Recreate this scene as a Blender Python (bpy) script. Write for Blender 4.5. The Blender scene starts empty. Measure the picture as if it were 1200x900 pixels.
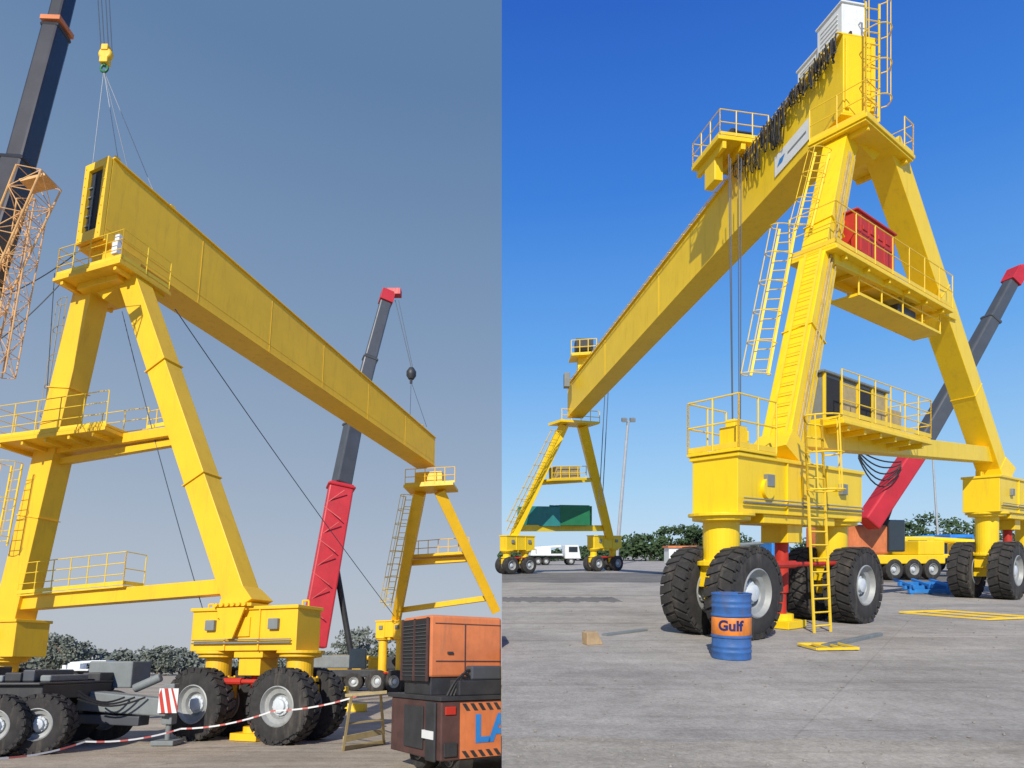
import bpy, bmesh, math, random
from mathutils import Vector, Matrix
random.seed(7)
V=Vector
C=bpy.context.scene.collection
F=750.0; H=1.65; CAM=V((0,0,H)); CX=588; HY=645
TA=math.atan(135/F)
RT=Matrix.Rotation(TA,3,'X')
def R(px,py,Y): return V(((px-CX)*Y/F,Y,H+(HY-py)*Y/F))
def RGd(px,py,z=0):
    Y=(H-z)*F/(py-HY); p=R(px,py,Y); return p
def L(px,py,Y):
    d=RT@V((px-CX,F,HY-py)); return d*(Y/d.y)+CAM
def LGd(px,py,z=0):
    d=RT@V((px-CX,F,HY-py)); return d*((z-H)/d.z)+CAM
TL=Matrix.Translation(CAM)@Matrix.Rotation(-TA,4,'X')@Matrix.Translation(-CAM)
LEFT=[]; ORG={}
SIDE=['R']
# ---------------------------------------------------------------- materials
def srgb(r,g,b):
    f=lambda c:(c/255/12.92 if c/255<.04045 else ((c/255+.055)/1.055)**2.4)
    return (f(r),f(g),f(b))
def mat(name,col,rough=.5,metal=0,var=.12,scale=2.0,bump=0,dirt=0,dcol=(.12,.07,.03),bscale=40):
    m=bpy.data.materials.new(name); m.use_nodes=True; nt=m.node_tree; N=nt.nodes; K=nt.links
    b=N['Principled BSDF']; b.inputs['Roughness'].default_value=rough; b.inputs['Metallic'].default_value=metal
    tc=N.new('ShaderNodeTexCoord'); no=N.new('ShaderNodeTexNoise'); no.inputs['Scale'].default_value=scale; no.inputs['Detail'].default_value=8; no.inputs['Roughness'].default_value=.65
    K.new(tc.outputs['Object'],no.inputs['Vector'])
    cr=N.new('ShaderNodeValToRGB'); cr.color_ramp.elements[0].position=.3; cr.color_ramp.elements[1].position=.7
    cr.color_ramp.elements[0].color=(*[c*(1-var) for c in col],1); cr.color_ramp.elements[1].color=(*[min(1,c*(1+var)) for c in col],1)
    K.new(no.outputs['Fac'],cr.inputs['Fac']); out=cr.outputs['Color']
    if dirt>0:
        mp=N.new('ShaderNodeMapping'); mp.inputs['Scale'].default_value=(3.2,3.2,.45); K.new(tc.outputs['Object'],mp.inputs['Vector'])
        n2=N.new('ShaderNodeTexNoise'); n2.inputs['Scale'].default_value=1.6; n2.inputs['Detail'].default_value=10; n2.inputs['Roughness'].default_value=.7; K.new(mp.outputs['Vector'],n2.inputs['Vector'])
        c2=N.new('ShaderNodeValToRGB'); c2.color_ramp.elements[0].position=.52; c2.color_ramp.elements[1].position=.78
        c2.color_ramp.elements[0].color=(0,0,0,1); c2.color_ramp.elements[1].color=(dirt,dirt,dirt,1); K.new(n2.outputs['Fac'],c2.inputs['Fac'])
        mx=N.new('ShaderNodeMixRGB'); K.new(c2.outputs['Color'],mx.inputs['Fac']); K.new(out,mx.inputs['Color1']); mx.inputs['Color2'].default_value=(*dcol,1); out=mx.outputs['Color']
        mr=N.new('ShaderNodeMath'); mr.operation='MULTIPLY_ADD'; K.new(n2.outputs['Fac'],mr.inputs[0]); mr.inputs[1].default_value=.35; mr.inputs[2].default_value=max(0,rough-.12); K.new(mr.outputs[0],b.inputs['Roughness'])
    K.new(out,b.inputs['Base Color'])
    if bump>0:
        n3=N.new('ShaderNodeTexNoise'); n3.inputs['Scale'].default_value=bscale; n3.inputs['Detail'].default_value=5; K.new(tc.outputs['Object'],n3.inputs['Vector'])
        bp=N.new('ShaderNodeBump'); bp.inputs['Strength'].default_value=bump; bp.inputs['Distance'].default_value=.02; K.new(n3.outputs['Fac'],bp.inputs['Height']); K.new(bp.outputs['Normal'],b.inputs['Normal'])
    return m
YR=mat('yellow_paint',(.90,.61,.010),.36,0,.06,.8,.10,.36,(.42,.23,.03),2.2)
YL=mat('yellow_paint_dusty',(.90,.53,.018),.40,0,.07,.8,.10,.40,(.45,.23,.04),2.2)
YS=mat('yellow_paint_rail',(.86,.58,.03),.5,0,.1,3)
DARK=mat('dark_panel_and_shade',(.02,.02,.022),.8)  # near black for panels, grill backing and painted shade of the girder opening
BLK=mat('black_steel',(.035,.036,.04),.45,0,.3,3,0,.3,(.1,.09,.08))
CABLE=mat('black_cable',(.015,.015,.016),.6)
ROPE=mat('wire_rope',(.07,.09,.12),.55,.2)
RUB=mat('tyre_rubber',(.035,.033,.032),.9,0,.35,5,.3,.75,(.17,.145,.115),50)
RIMW=mat('rim_grey',(.34,.35,.34),.5,.2,.15,6,0,.7,(.15,.11,.08))
HUB=mat('hub_white',(.58,.62,.65),.45,0,.12,8,0,.5,(.2,.16,.12))
RED=mat('red_paint',(.50,.03,.015),.5,0,.15,2,0,.3,(.15,.04,.02))
REDB=mat('red_boom_paint',(.52,.022,.035),.45,0,.15,1,0,.4,(.25,.05,.04))
ORA=mat('orange_paint',(.64,.19,.065),.62,0,.2,1.5,.05,.75,(.24,.13,.08),10)
ORL=mat('orange_lattice_paint',(.72,.40,.15),.6,0,.2,3,0,.4,(.3,.14,.05))
GREY=mat('grey_paint',(.20,.22,.22),.55,0,.15,2,0,.4,(.1,.09,.07))
DGREY=mat('boom_grey',(.085,.092,.105),.4,.2,.15,1,0,.3,(.05,.05,.045))
BOOMB=mat('boom_black',(.035,.035,.045),.35,.1,.3,1)
WHT=mat('white_paint',(.74,.76,.76),.5,0,.06,3,0,.25,(.4,.38,.33))
BLUE=mat('drum_blue',(.035,.12,.34),.5,0,.3,4,.15,.85,(.14,.10,.085))
BLUE2=mat('blue_paint',(.03,.22,.62),.5,0,.15)
NAVY=mat('navy_paint',(.012,.02,.12),.5)
DORA=mat('drum_orange',(.74,.22,.03),.5,0,.25,5,0,.75,(.26,.12,.07))
TEAL=mat('teal_paint',(.03,.22,.21),.5,0,.15)
WOOD=mat('weathered_wood',(.42,.30,.17),.8,0,.25,4,.2,.4,(.15,.1,.06),30)
TAN=mat('tan_steel',(.42,.33,.16),.6,0,.2,4,0,.4,(.18,.1,.05))
GLASS=mat('cab_glass',(.03,.04,.05),.12)
GREEN=mat('green_paint',(.02,.18,.07),.5)
LEAF=mat('leaves_dark',(.06,.095,.045),.95,0,.3,.2)
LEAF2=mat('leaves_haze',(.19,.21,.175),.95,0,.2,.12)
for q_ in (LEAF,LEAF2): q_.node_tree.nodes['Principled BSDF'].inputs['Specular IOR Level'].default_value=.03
BARK=mat('bark',(.12,.09,.06),.9,0,.3,5)
LAMPM=mat('galvanised_steel',(.42,.44,.46),.5,.3)
STONE=mat('pebble_stone',(.26,.24,.21),.9,0,.3,9)
MAR=mat('maroon_paint',(.085,.04,.035),.65,0,.35,3,.05,.7,(.05,.045,.04))
def ground_mat(name,c1,c2,joint,stain,st=.75):
    m=bpy.data.materials.new(name); m.use_nodes=True; nt=m.node_tree; N=nt.nodes; K=nt.links; b=N['Principled BSDF']; b.inputs['Roughness'].default_value=.92; b.inputs['Specular IOR Level'].default_value=.2
    tc=N.new('ShaderNodeTexCoord')
    def noise(s,d=8,r=.6,sc=(1,1,1),rz=0,dist=0):
        mp=N.new('ShaderNodeMapping'); mp.inputs['Scale'].default_value=sc; mp.inputs['Rotation'].default_value=(0,0,rz); K.new(tc.outputs['Object'],mp.inputs['Vector'])
        n=N.new('ShaderNodeTexNoise'); n.inputs['Scale'].default_value=s; n.inputs['Detail'].default_value=d; n.inputs['Roughness'].default_value=r; n.inputs['Distortion'].default_value=dist; K.new(mp.outputs['Vector'],n.inputs['Vector']); return n.outputs['Fac']
    def ramp(f,a,b_,ca,cb):
        r=N.new('ShaderNodeValToRGB'); r.color_ramp.elements[0].position=a; r.color_ramp.elements[1].position=b_; r.color_ramp.elements[0].color=(*ca,1); r.color_ramp.elements[1].color=(*cb,1); K.new(f,r.inputs['Fac']); return r.outputs['Color']
    def mix(a,b_,f,t='MIX'):
        x=N.new('ShaderNodeMixRGB'); x.blend_type=t
        for s,v in ((x.inputs['Fac'],f),(x.inputs['Color1'],a),(x.inputs['Color2'],b_)):
            if hasattr(v,'is_linked'): K.new(v,s)
            elif isinstance(v,tuple): s.default_value=(*v,1)
            else: s.default_value=v
        return x.outputs['Color']
    c=ramp(noise(.45,12,.7),.34,.66,c1,c2)
    c=mix(c,ramp(noise(22,8,.75),.3,.7,(.62,.62,.62),(1.2,1.2,1.2)),.8,'MULTIPLY')
    c=mix(c,ramp(noise(3.2,10,.72),.42,.62,(1.05,1.05,1.05),(.84,.83,.82)),.8,'MULTIPLY')
    c=mix(c,ramp(noise(.8,9,.7,(.16,1.0,1),.1,.6),.4,.66,(1.06,1.05,1.02),stain),st,'MULTIPLY')
    c=mix(c,ramp(noise(1.8,7,.6,(.05,1.6,1),-.35,.4),.57,.64,(1,1,1),(.74,.72,.70)),.5,'MULTIPLY')
    c=mix(c,ramp(noise(1.5,7,.6,(.06,1.7,1),.5,.4),.58,.65,(1,1,1),(.76,.75,.73)),.5,'MULTIPLY')
    c=mix(c,ramp(noise(.75,10,.8),.60,.68,(1,1,1),(.55,.53,.51)),.7,'MULTIPLY')
    if joint:
        mp=N.new('ShaderNodeMapping'); mp.inputs['Rotation'].default_value=(0,0,.64); mp.inputs['Location'].default_value=(1.3,2.1,0); K.new(tc.outputs['Object'],mp.inputs['Vector'])
        br=N.new('ShaderNodeTexBrick'); br.offset=0; br.inputs['Scale'].default_value=1; br.inputs['Brick Width'].default_value=9; br.inputs['Row Height'].default_value=9; br.inputs['Mortar Size'].default_value=.015; br.inputs['Mortar Smooth'].default_value=.8
        br.inputs['Color1'].default_value=(1,1,1,1); br.inputs['Color2'].default_value=(.95,.95,.95,1); br.inputs['Mortar'].default_value=(*joint,1); K.new(mp.outputs['Vector'],br.inputs['Vector'])
        c=mix(c,br.outputs['Color'],.3,'MULTIPLY')
    K.new(c,b.inputs['Base Color'])
    bp=N.new('ShaderNodeBump'); bp.inputs['Strength'].default_value=.8; bp.inputs['Distance'].default_value=.03; K.new(noise(10,12,.78),bp.inputs['Height']); K.new(bp.outputs['Normal'],b.inputs['Normal'])
    return m
GR=ground_mat('concrete_yard',(.36,.335,.30),(.52,.485,.435),(.5,.48,.45),(.76,.755,.75),.7)
GL=ground_mat('sandy_yard',(.44,.375,.29),(.60,.52,.41),None,(.75,.73,.70))
def stripe_mat(name,ca,cb,period,thr=.5,axis=(1,0,0)):
    m=bpy.data.materials.new(name); m.use_nodes=True; nt=m.node_tree; N=nt.nodes; K=nt.links; b=N['Principled BSDF']; b.inputs['Roughness'].default_value=.5
    tc=N.new('ShaderNodeTexCoord'); d=N.new('ShaderNodeVectorMath'); d.operation='DOT_PRODUCT'; K.new(tc.outputs['Object'],d.inputs[0]); d.inputs[1].default_value=axis
    q=N.new('ShaderNodeMath'); q.operation='MULTIPLY'; q.inputs[1].default_value=1/period; K.new(d.outputs['Value'],q.inputs[0])
    fr=N.new('ShaderNodeMath'); fr.operation='FRACT'; K.new(q.outputs[0],fr.inputs[0]); g=N.new('ShaderNodeMath'); g.operation='GREATER_THAN'; g.inputs[1].default_value=thr; K.new(fr.outputs[0],g.inputs[0])
    x=N.new('ShaderNodeMixRGB'); K.new(g.outputs[0],x.inputs['Fac']); x.inputs['Color1'].default_value=(*ca,1); x.inputs['Color2'].default_value=(*cb,1); K.new(x.outputs['Color'],b.inputs['Base Color']); return m
TAPE=stripe_mat('red_white_tape',(.72,.70,.68),(.55,.12,.10),.32,.66)
# ---------------------------------------------------------------- mesh builder
Z=V((0,0,1))
class MB:
    def __init__(s): s.v=[]; s.f=[]
    def add(s,vs,fs):
        n=len(s.v); s.v+=[V(v) for v in vs]; s.f+=[tuple(i+n for i in f) for f in fs]; return s
    def box8(s,c): return s.add(c,[(0,3,2,1),(4,5,6,7),(0,1,5,4),(1,2,6,5),(2,3,7,6),(3,0,4,7)])
    def beam(s,p0,p1,w,h,up=Z,w1=None,h1=None):
        p0=V(p0);p1=V(p1); d=(p1-p0).normalized(); sd=d.cross(V(up)); 
        if sd.length<1e-4: sd=d.cross(V((1,0,.01)))
        sd.normalize(); u=sd.cross(d).normalized(); w1=w if w1 is None else w1; h1=h if h1 is None else h1
        c=[]
        for p,a,b in ((p0,w/2,h/2),(p1,w1/2,h1/2)):
            c+=[p-sd*a-u*b,p+sd*a-u*b,p+sd*a+u*b,p-sd*a+u*b]
        return s.box8(c)
    def box(s,c,ax,ay,az):
        c=V(c);ax=V(ax);ay=V(ay);az=V(az)
        return s.box8([c-ax-ay-az,c+ax-ay-az,c+ax+ay-az,c-ax+ay-az,c-ax-ay+az,c+ax-ay+az,c+ax+ay+az,c-ax+ay+az])
    def slab(s,p0,p1,wd,w,z0,z1):
        p0=V((p0[0],p0[1],0));p1=V((p1[0],p1[1],0)); a=V(wd)*w
        return s.box8([p0-a+Z*z0,p1-a+Z*z0,p1+a+Z*z0,p0+a+Z*z0,p0-a+Z*z1,p1-a+Z*z1,p1+a+Z*z1,p0+a+Z*z1])
    def tube(s,p0,p1,r,n=6,r1=None):
        p0=V(p0);p1=V(p1); d=(p1-p0)
        if d.length<1e-6: return s
        d.normalize(); a=d.orthogonal().normalized(); b=d.cross(a); r1=r if r1 is None else r1
        vs=[p0+(a*math.cos(6.28318*k/n)+b*math.sin(6.28318*k/n))*r for k in range(n)]+[p1+(a*math.cos(6.28318*k/n)+b*math.sin(6.28318*k/n))*r1 for k in range(n)]
        return s.add(vs,[(k,(k+1)%n,n+(k+1)%n,n+k) for k in range(n)]+[tuple(range(n))[::-1],tuple(range(n,2*n))])
    def path(s,pts,r,n=5):
        for a,b in zip(pts[:-1],pts[1:]): s.tube(a,b,r,n)
        return s
    def lathe(s,c,ax,prof,n=32):
        c=V(c);ax=V(ax).normalized(); a=ax.orthogonal().normalized(); b=ax.cross(a); vs=[];fs=[];m=len(prof)
        for k in range(n):
            t=6.283185*k/n; e=a*math.cos(t)+b*math.sin(t)
            vs+=[c+e*r+ax*h for r,h in prof]
        for k in range(n):
            k2=(k+1)%n
            for i in range(m-1): fs.append((k*m+i,k2*m+i,k2*m+i+1,k*m+i+1))
        return s.add(vs,fs)
    def build(s,name,m,parent=None,bevel=0,smooth=False,clip=False):
        o0=ORG.get(parent.name,V((0,0,0))) if parent else V((0,0,0))
        me=bpy.data.meshes.new(name); bm=bmesh.new(); vv=[bm.verts.new(v-o0) for v in s.v]
        for f in s.f:
            try: bm.faces.new([vv[i] for i in f])
            except ValueError: pass
        bmesh.ops.remove_doubles(bm,verts=bm.verts,dist=1e-5) if smooth else None
        if clip:
            g=bm.verts[:]+bm.edges[:]+bm.faces[:]
            r=bmesh.ops.bisect_plane(bm,geom=g,plane_co=V((-.012,0,0))-o0,plane_no=V((1,0,0)),clear_outer=True)
            ed=[e for e in r['geom_cut'] if isinstance(e,bmesh.types.BMEdge)]
            if ed: bmesh.ops.edgenet_fill(bm,edges=ed)
        if not bm.faces: bm.free(); bpy.data.meshes.remove(me); return None
        bmesh.ops.recalc_face_normals(bm,faces=bm.faces)
        if smooth:
            for f in bm.faces: f.smooth=True
            for e in bm.edges:
                if len(e.link_faces)==2 and e.calc_face_angle(0)>.6: e.smooth=False
        bm.to_mesh(me); bm.free(); me.materials.append(m)
        o=bpy.data.objects.new(name,me); C.objects.link(o)
        if parent: o.parent=parent; ORG[o.name]=o0
        elif SIDE[0]=='L': LEFT.append(o)
        if bevel:
            b=o.modifiers.new('bevel','BEVEL'); b.width=bevel; b.segments=2; b.limit_method='ANGLE'
        return o
def tag(o,label=None,cat=None,group=None,kind=None):
    if label: o['label']=label
    if cat: o['category']=cat
    if group: o['group']=group
    if kind: o['kind']=kind
    return o
def thing(name,loc,label,cat,group=None):
    o=bpy.data.objects.new(name,None); C.objects.link(o); o.location=loc; ORG[o.name]=V(loc); tag(o,label,cat,group)
    o.empty_display_size=.3
    if SIDE[0]=='L': LEFT.append(o)
    return o
def solo(name,mb,m,label,cat,group=None,base=None,bevel=0,smooth=False,clip=False):
    loc=V(base) if base is not None else sum(mb.v,V())/len(mb.v)
    if base is None: loc.z=min(v.z for v in mb.v)
    mb.v=[v-loc for v in mb.v]; o=mb.build(name,m,None,bevel,smooth,False); o.location=loc; return tag(o,label,cat,group)
# ---------------------------------------------------------------- components
def wheel(root,c,ax,r,w,lug=26,hubm=HUB,n=40,clip=False):
    c=V(c);ax=V(ax).normalized()
    m=MB(); m.lathe(c,ax,[(.55*r,-w/2),(.62*r,-w*.52),(.88*r,-w*.5),(.97*r,-w*.40),(.975*r,w*.40),(.88*r,w*.5),(.62*r,w*.52),(.55*r,w/2),(.5*r,w*.3),(.5*r,-w*.3),(.55*r,-w/2)],n)
    if lug:
        a=ax.orthogonal().normalized(); b=ax.cross(a)
        for k in range(lug):
            for sg in (-1,1):
                t=6.283185*(k+.25*(sg+1))/lug; e=a*math.cos(t)+b*math.sin(t); tg=b*math.cos(t)-a*math.sin(t)
                m.box(c+e*r*.975+ax*sg*w*.26,ax*w*.235+tg*sg*w*.09,tg*(r*2.1/lug),e*r*.032)
                m.box(c+e*r*.925+ax*sg*w*.475,ax*w*.05,tg*(r*1.8/lug),e*r*.055)
    o=m.build('wheel',RUB,root,smooth=True,clip=clip)
    if o is None: return None
    q=MB(); q.lathe(c,ax,[(.02,w*.1),(.30*r,w*.12),(.34*r,w*.30),(.46*r,w*.34),(.51*r,w*.525),(.54*r,w*.50),(.5*r,w*.2),(.5*r,-w*.2),(.54*r,-w*.5),(.51*r,-w*.525),(.46*r,-w*.34),(.34*r,-w*.3),(.30*r,-w*.12),(.02,-w*.1)],n)
    q.build('rim',RIMW,o,smooth=True,clip=clip)
    h=MB()
    for sg in (-1,1):
        h.lathe(c,ax*sg,[(.25*r,w*.1),(.25*r,w*.22),(.19*r,w*.26),(.18*r,w*.38),(.11*r,w*.42),(.001,w*.42)],20)
        if lug:
            a=ax.orthogonal().normalized(); b=ax.cross(a)
            for k in range(10):
                t=.6283*k; e=a*math.cos(t)+b*math.sin(t); h.tube(c+e*r*.22+ax*sg*w*.2,c+e*r*.22+ax*sg*w*.26,.025,6)
    h.build('hub',hubm,o,smooth=True,clip=clip)
    return o
def railing(mb,pts,h=1.05,sp=1.1,r=.022,mid=2):
    pts=[V(p) for p in pts]
    for a,b in zip(pts[:-1],pts[1:]):
        n=max(1,round((b-a).length/sp))
        for k in range(n+1):
            p=a.lerp(b,k/n); mb.tube(p,p+Z*h,r,6)
        for j in range(mid): mb.tube(a+Z*h*(j+1)/mid,b+Z*h*(j+1)/mid,r*.9,6)
        mb.beam(a+Z*.06,b+Z*.06,.012,.1)
    return mb
def ladder(mb,p0,p1,wd,w=.45,step=.3,r=.024,cage=0,cd=None,hoop0=0.0):
    p0=V(p0);p1=V(p1);wd=V(wd).normalized()*w/2; n=int((p1-p0).length/step)
    for sg in (-1,1): mb.beam(p0+wd*sg,p1+wd*sg,.025,.055,wd)
    for k in range(1,n+1):
        p=p0.lerp(p1,(k-.5)/n); mb.tube(p-wd,p+wd,r*.7,5)
    if cage:
        cd=V(cd).normalized(); wn=wd.normalized(); prev=None; nh=max(2,int((p1-p0).length*(1-hoop0)/.85))
        for k in range(nh+1):
            p=p0.lerp(p1,hoop0+(1-hoop0)*k/nh)
            ring=[p+wn*(w/2+.04)*(-1)]+[p+wn*(-math.cos(t))*cage+cd*(.1+math.sin(t)*cage*1.15) for t in [math.pi*i/8 for i in range(9)]]+[p+wn*(w/2+.04)]
            mb.path(ring,r*.7,5)
            if prev:
                for i in (2,5,8): mb.tube(prev[i],ring[i],r*.6,5)
            prev=ring
    return mb
def bogie(root,cA,cC,t,u,z0,z1,wr,ww,half,Y,lug=26,jack=True,pv=True,clip=False,w=1.05,e0=.85,e1=.75,hubm=HUB):
    cA=V(cA);cC=V(cC);t=V(t);u=V(u); zm=(z0+z1)/2; hz_=z1-z0
    m=MB(); m.slab(cA-t*e0,cC+t*e1,u,w/2,z0,z1); m.slab(cA-t*(e0+.04),cC+t*(e1+.04),u,w/2+.05,z1-.05,z1+.03)
    m.slab(cA+t*.75,cC-t*.75,u,w/2-.06,z0-.16*hz_,z0)
    for k in (.34,.66):
        p=(cA-t*e0).lerp(cC+t*e1,k); m.slab(p-t*.02,p+t*.02,u,w/2+.04,z0,z1)
    m.build('carriage_frame',Y,root,.012,clip=clip)
    for k in (.2,.8):
        d=MB(); p=(cA-t*e0).lerp(cC+t*e1,k)+u*(w/2+.02)+Z*(zm+.1); d.box(p,t*.13,u*.07,Z*.12)
        d.build('junction_box',GREY,root,.01,clip=clip)
    if lug:
        p=(cA-t*e0).lerp(cC+t*e1,.5)+u*(w/2+.01)+Z*(zm+.05)
        d=MB(); d.box(p,t*.22,u*.03,Z*.22); d.build('hatch_cover',Y,root,.01,clip=clip)
        d=MB(); p0=(cA-t*(e0-.1))+u*(w/2+.07)+Z*(z0+.18*hz_); p1=(cC+t*(e1-.1))+u*(w/2+.07)+Z*(z0+.18*hz_); d.tube(p0,p1,.02,6); d.tube(p0+Z*.07,p1+Z*.07,.014,6); d.build('hydraulic_pipe',GREY,root,clip=clip)
        for g_ in (cA-t*(e0-.12),cC+t*(e1-.12)):
            d=MB(); p=g_+Z*z1; d.path([p-t*.08+Z*.02,p-t*.08+Z*.16,p+t*.08+Z*.16,p+t*.08+Z*.02],.022,6); d.build('lifting_eye',Y,root,clip=clip)
    for c in (cA,cC):
        q=MB(); c0=V((c.x,c.y,0)); pr=min(1,w)
        q.lathe(c0,Z,[(.001,z0+.0),(.62*pr,z0+.0),(.62*pr,z0-.06),(.54*pr,z0-.07),(.54*pr,z0-.14),(.46*pr,z0-.15),(.34*pr,z0-.17),(.34*pr,wr+.60),(.5*pr,wr+.58),(.5*pr,wr+.50),(.42*pr,wr+.49),(.42*pr,wr+.42),(.26,wr+.40),(.001,wr+.40)],28)
        if lug:
            for k in range(12):
                a_=.5236*k; e=V((math.cos(a_),math.sin(a_),0))*.46*pr; q.tube(c0+e+Z*(wr+.58),c0+e+Z*(wr+.62),.025,6)
        q.box(c0+Z*(wr+.26),t*.36,u*.26,Z*.17); q.box(c0+Z*wr*.98,t*.2,u*max(.1,half-.25),Z*.2); q.tube(c0+Z*wr+u*half,c0+Z*wr-u*half,.14,12)
        q.build('steering_knuckle',Y,root,.008,clip=clip)
        for sg in (1,-1): wheel(root,c0+u*half*sg+Z*wr,u,wr,ww,lug,hubm,clip=clip)
    a=V((cA.x,cA.y,wr+.50));b=V((cC.x,cC.y,wr+.50))
    rd=MB(); rd.tube(a+u*.4,a.lerp(b,.46)+u*.38,.08,10); rd.tube(a.lerp(b,.45)+u*.38,b+u*.4,.05,10); rd.build('steering_cylinder',RED,root,0,True,clip)
    if jack:
        c=(cA+cC)/2; c=V((c.x,c.y,0)); j=MB(); j.tube(c+Z*(z0-.1),c+Z*.75,.14,14); j.tube(c+Z*.75,c+Z*.3,.1,12); j.build('jack',RED,root,0,True,clip)
        j=MB(); j.tube(c+Z*.3,c+Z*.16,.24,14); j.box(c+Z*.09,t*.36,u*.36,Z*.08); j.build('jack_foot',Y,root,.01,clip=clip)
        j=MB(); j.box(c+Z*(z0-.3),t*.3,u*.3,Z*.25); j.build('jack_mount',Y,root,.01,clip=clip)
def text_faces(txt,size,fn,bold=0.0):
    cu=bpy.data.curves.new('lettering','FONT'); cu.body=txt; cu.size=size; cu.align_x='CENTER'; cu.align_y='CENTER'; cu.offset=bold; cu.resolution_u=4
    o=bpy.data.objects.new('lettering',cu); C.objects.link(o); bpy.context.view_layer.update()
    me=bpy.data.meshes.new_from_object(o); bm=bmesh.new(); bm.from_mesh(me); bmesh.ops.triangulate(bm,faces=bm.faces)
    bmesh.ops.subdivide_edges(bm,edges=bm.edges,cuts=2,use_grid_fill=True)
    mb=MB(); vs=[fn(v.co.x,v.co.y) for v in bm.verts]; bm.verts.index_update(); mb.add(vs,[tuple(v.index for v in f.verts) for f in bm.faces]); bm.free()
    bpy.data.objects.remove(o); bpy.data.curves.remove(cu); bpy.data.meshes.remove(me); return mb
def lattice(mb,p0,p1,s0,s1,up,n,r):
    p0=V(p0);p1=V(p1); d=(p1-p0).normalized(); sd=d.cross(V(up)).normalized(); u=sd.cross(d)
    rings=[]
    for k in range(n+1):
        s=(s0+(s1-s0)*k/n)/2; p=p0.lerp(p1,k/n); rings.append([p+sd*s+u*s,p-sd*s+u*s,p-sd*s-u*s,p+sd*s-u*s])
    for i in range(4): mb.tube(rings[0][i],rings[-1][i],r,6)
    for k in range(n+1):
        for i in range(4):
            mb.tube(rings[k][i],rings[k][(i+1)%4],r*.55,5)
            if k<n:
                j=(i+1)%4
                if (i+k)%2: mb.tube(rings[k][i],rings[k+1][j],r*.55,5)
                else: mb.tube(rings[k][j],rings[k+1][i],r*.55,5)
# =====================================================================  SETTING
T=V((.8,.6,0)); U=V((.6,-.8,0))
gm=MB(); gm.add([(0,-12,0),(1800,-12,0),(1800,2500,0),(0,2500,0)],[(0,1,2,3)]); g=gm.build('yard_ground',GR); tag(g,'grey concrete yard under the right hand gantry crane','ground',kind='structure')
SIDE[0]='L'
gm=MB(); gm.add([(-1800,-4,0),(-.0,-4,0),(-.0,1500,0),(-1800,1500,0)],[(0,1,2,3)]); g=gm.build('sandy_ground',GL); tag(g,'sandy dusty yard under the left hand gantry crane','ground',kind='structure')
SIDE[0]='R'
tn=math.tan(TA)
w=MB(); y1=1200; w.box8([V((.03,.5,-.5*tn-.3)),V((.4,.5,-.5*tn-.3)),V((.4,y1,-y1*tn-5)),V((.03,y1,-y1*tn-5)),V((.03,.5,-.02)),V((.4,.5,-.02)),V((.4,y1,-.02)),V((.03,y1,-.02))]); g=w.build('retaining_wall',GR); tag(g,'concrete retaining wall along the edge of the yard','wall',kind='structure')
AS=ground_mat('worn_asphalt_and_shadow',(.17,.165,.155),(.27,.26,.245),None,(.8,.8,.8))  # asphalt of the lane, also the tone of the painted shadow strip
SAND=ground_mat('dusty_concrete',(.42,.385,.33),(.56,.515,.44),None,(.66,.65,.63),.9)
def wob(y0,amp,seed,x0=.02,x1=40,n=60):
    random.seed(seed); return [V((x0+(x1-x0)*(i/n)**1.4,y0+amp*(math.sin(i*.9+seed)*.5+random.uniform(-.5,.5)),0)) for i in range(n+1)]
def band(name,y0,y1,a,m,label,cat,x1=40,z=.004):
    lo=wob(y0,a,11,x1=x1); hi=wob(y1,a,23,x1=x1); rm=MB(); vs=[v+Z*z for v in lo]+[v+Z*z for v in hi]; n=len(lo); rm.add(vs,[(i,i+1,n+i+1,n+i) for i in range(n-1)]); g=rm.build(name,m); tag(g,label,cat,kind='structure')
band('asphalt_lane',33,47,.5,AS,'darker asphalt lane across the far yard','road',x1=70)
band('painted_shadow_strip',20.5,22.6,.35,AS,'narrow dark strip of painted shadow across the yard floor','road',x1=3.9)  # shadow across the yard, laid on the floor as a dark sheet
band('dusty_verge',-10,5.6,.12,SAND,'paler dusty strip of yard nearest the camera','ground',x1=30)
random.seed(21)
gv=MB()
for _ in range(420):
    Yd=4.6+30*random.random()**2.2; x=random.uniform(.1,.85*Yd); s_=random.uniform(.008,.028); p=V((x,Yd,s_*.3)); a_=random.uniform(0,3.1); e=V((math.cos(a_),math.sin(a_),0)); f_=V((-e.y,e.x,0))
    gv.add([p+e*s_,p+f_*s_*.8,p-e*s_*.9,p-f_*s_*.7,p+Z*s_*.7,p-Z*s_*.6],[(0,1,4),(1,2,4),(2,3,4),(3,0,4),(1,0,5),(2,1,5),(3,2,5),(0,3,5)])
o=gv.build('gravel',STONE); tag(o,'scattered small stones and grit on the concrete yard','stones',kind='stuff')
random.seed(7)
# ===================================================================== RIGHT CRANE
root=thing('gantry_crane',(6.1,13.8,0),'big yellow gantry crane on the right with hanging black cables and a red cabinet','gantry crane')
Y=YR
cA=V((4.25,12.4,0)); cC=V((7.75,15.05,0))
bogie(root,cA,cC,T,U,2.36,3.45,.86,.56,.5,Y,e0=.22,e1=.42,w=1.0)
cA2=V((16.75,22.1,0)); bogie(root,cA2,cA2+T*4.4,T,U,2.95,4.15,.97,.6,.58,Y,lug=22,e0=.6)
m=MB(); m.slab(cA-T*.3,cA+T*1.0,U,.58,3.49,3.55); m.build('carriage_platform',Y,root,.01)
pz=3.55; L3=lambda a:V((a.x,a.y,pz))
m=MB(); railing(m,[L3(cA+T*1.0+U*.56),L3(cA-T*.28+U*.56),L3(cA-T*.28-U*.56),L3(cA+T*1.0-U*.56)],1.0,.6,.018); m.build('railing',YS,root)
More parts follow.
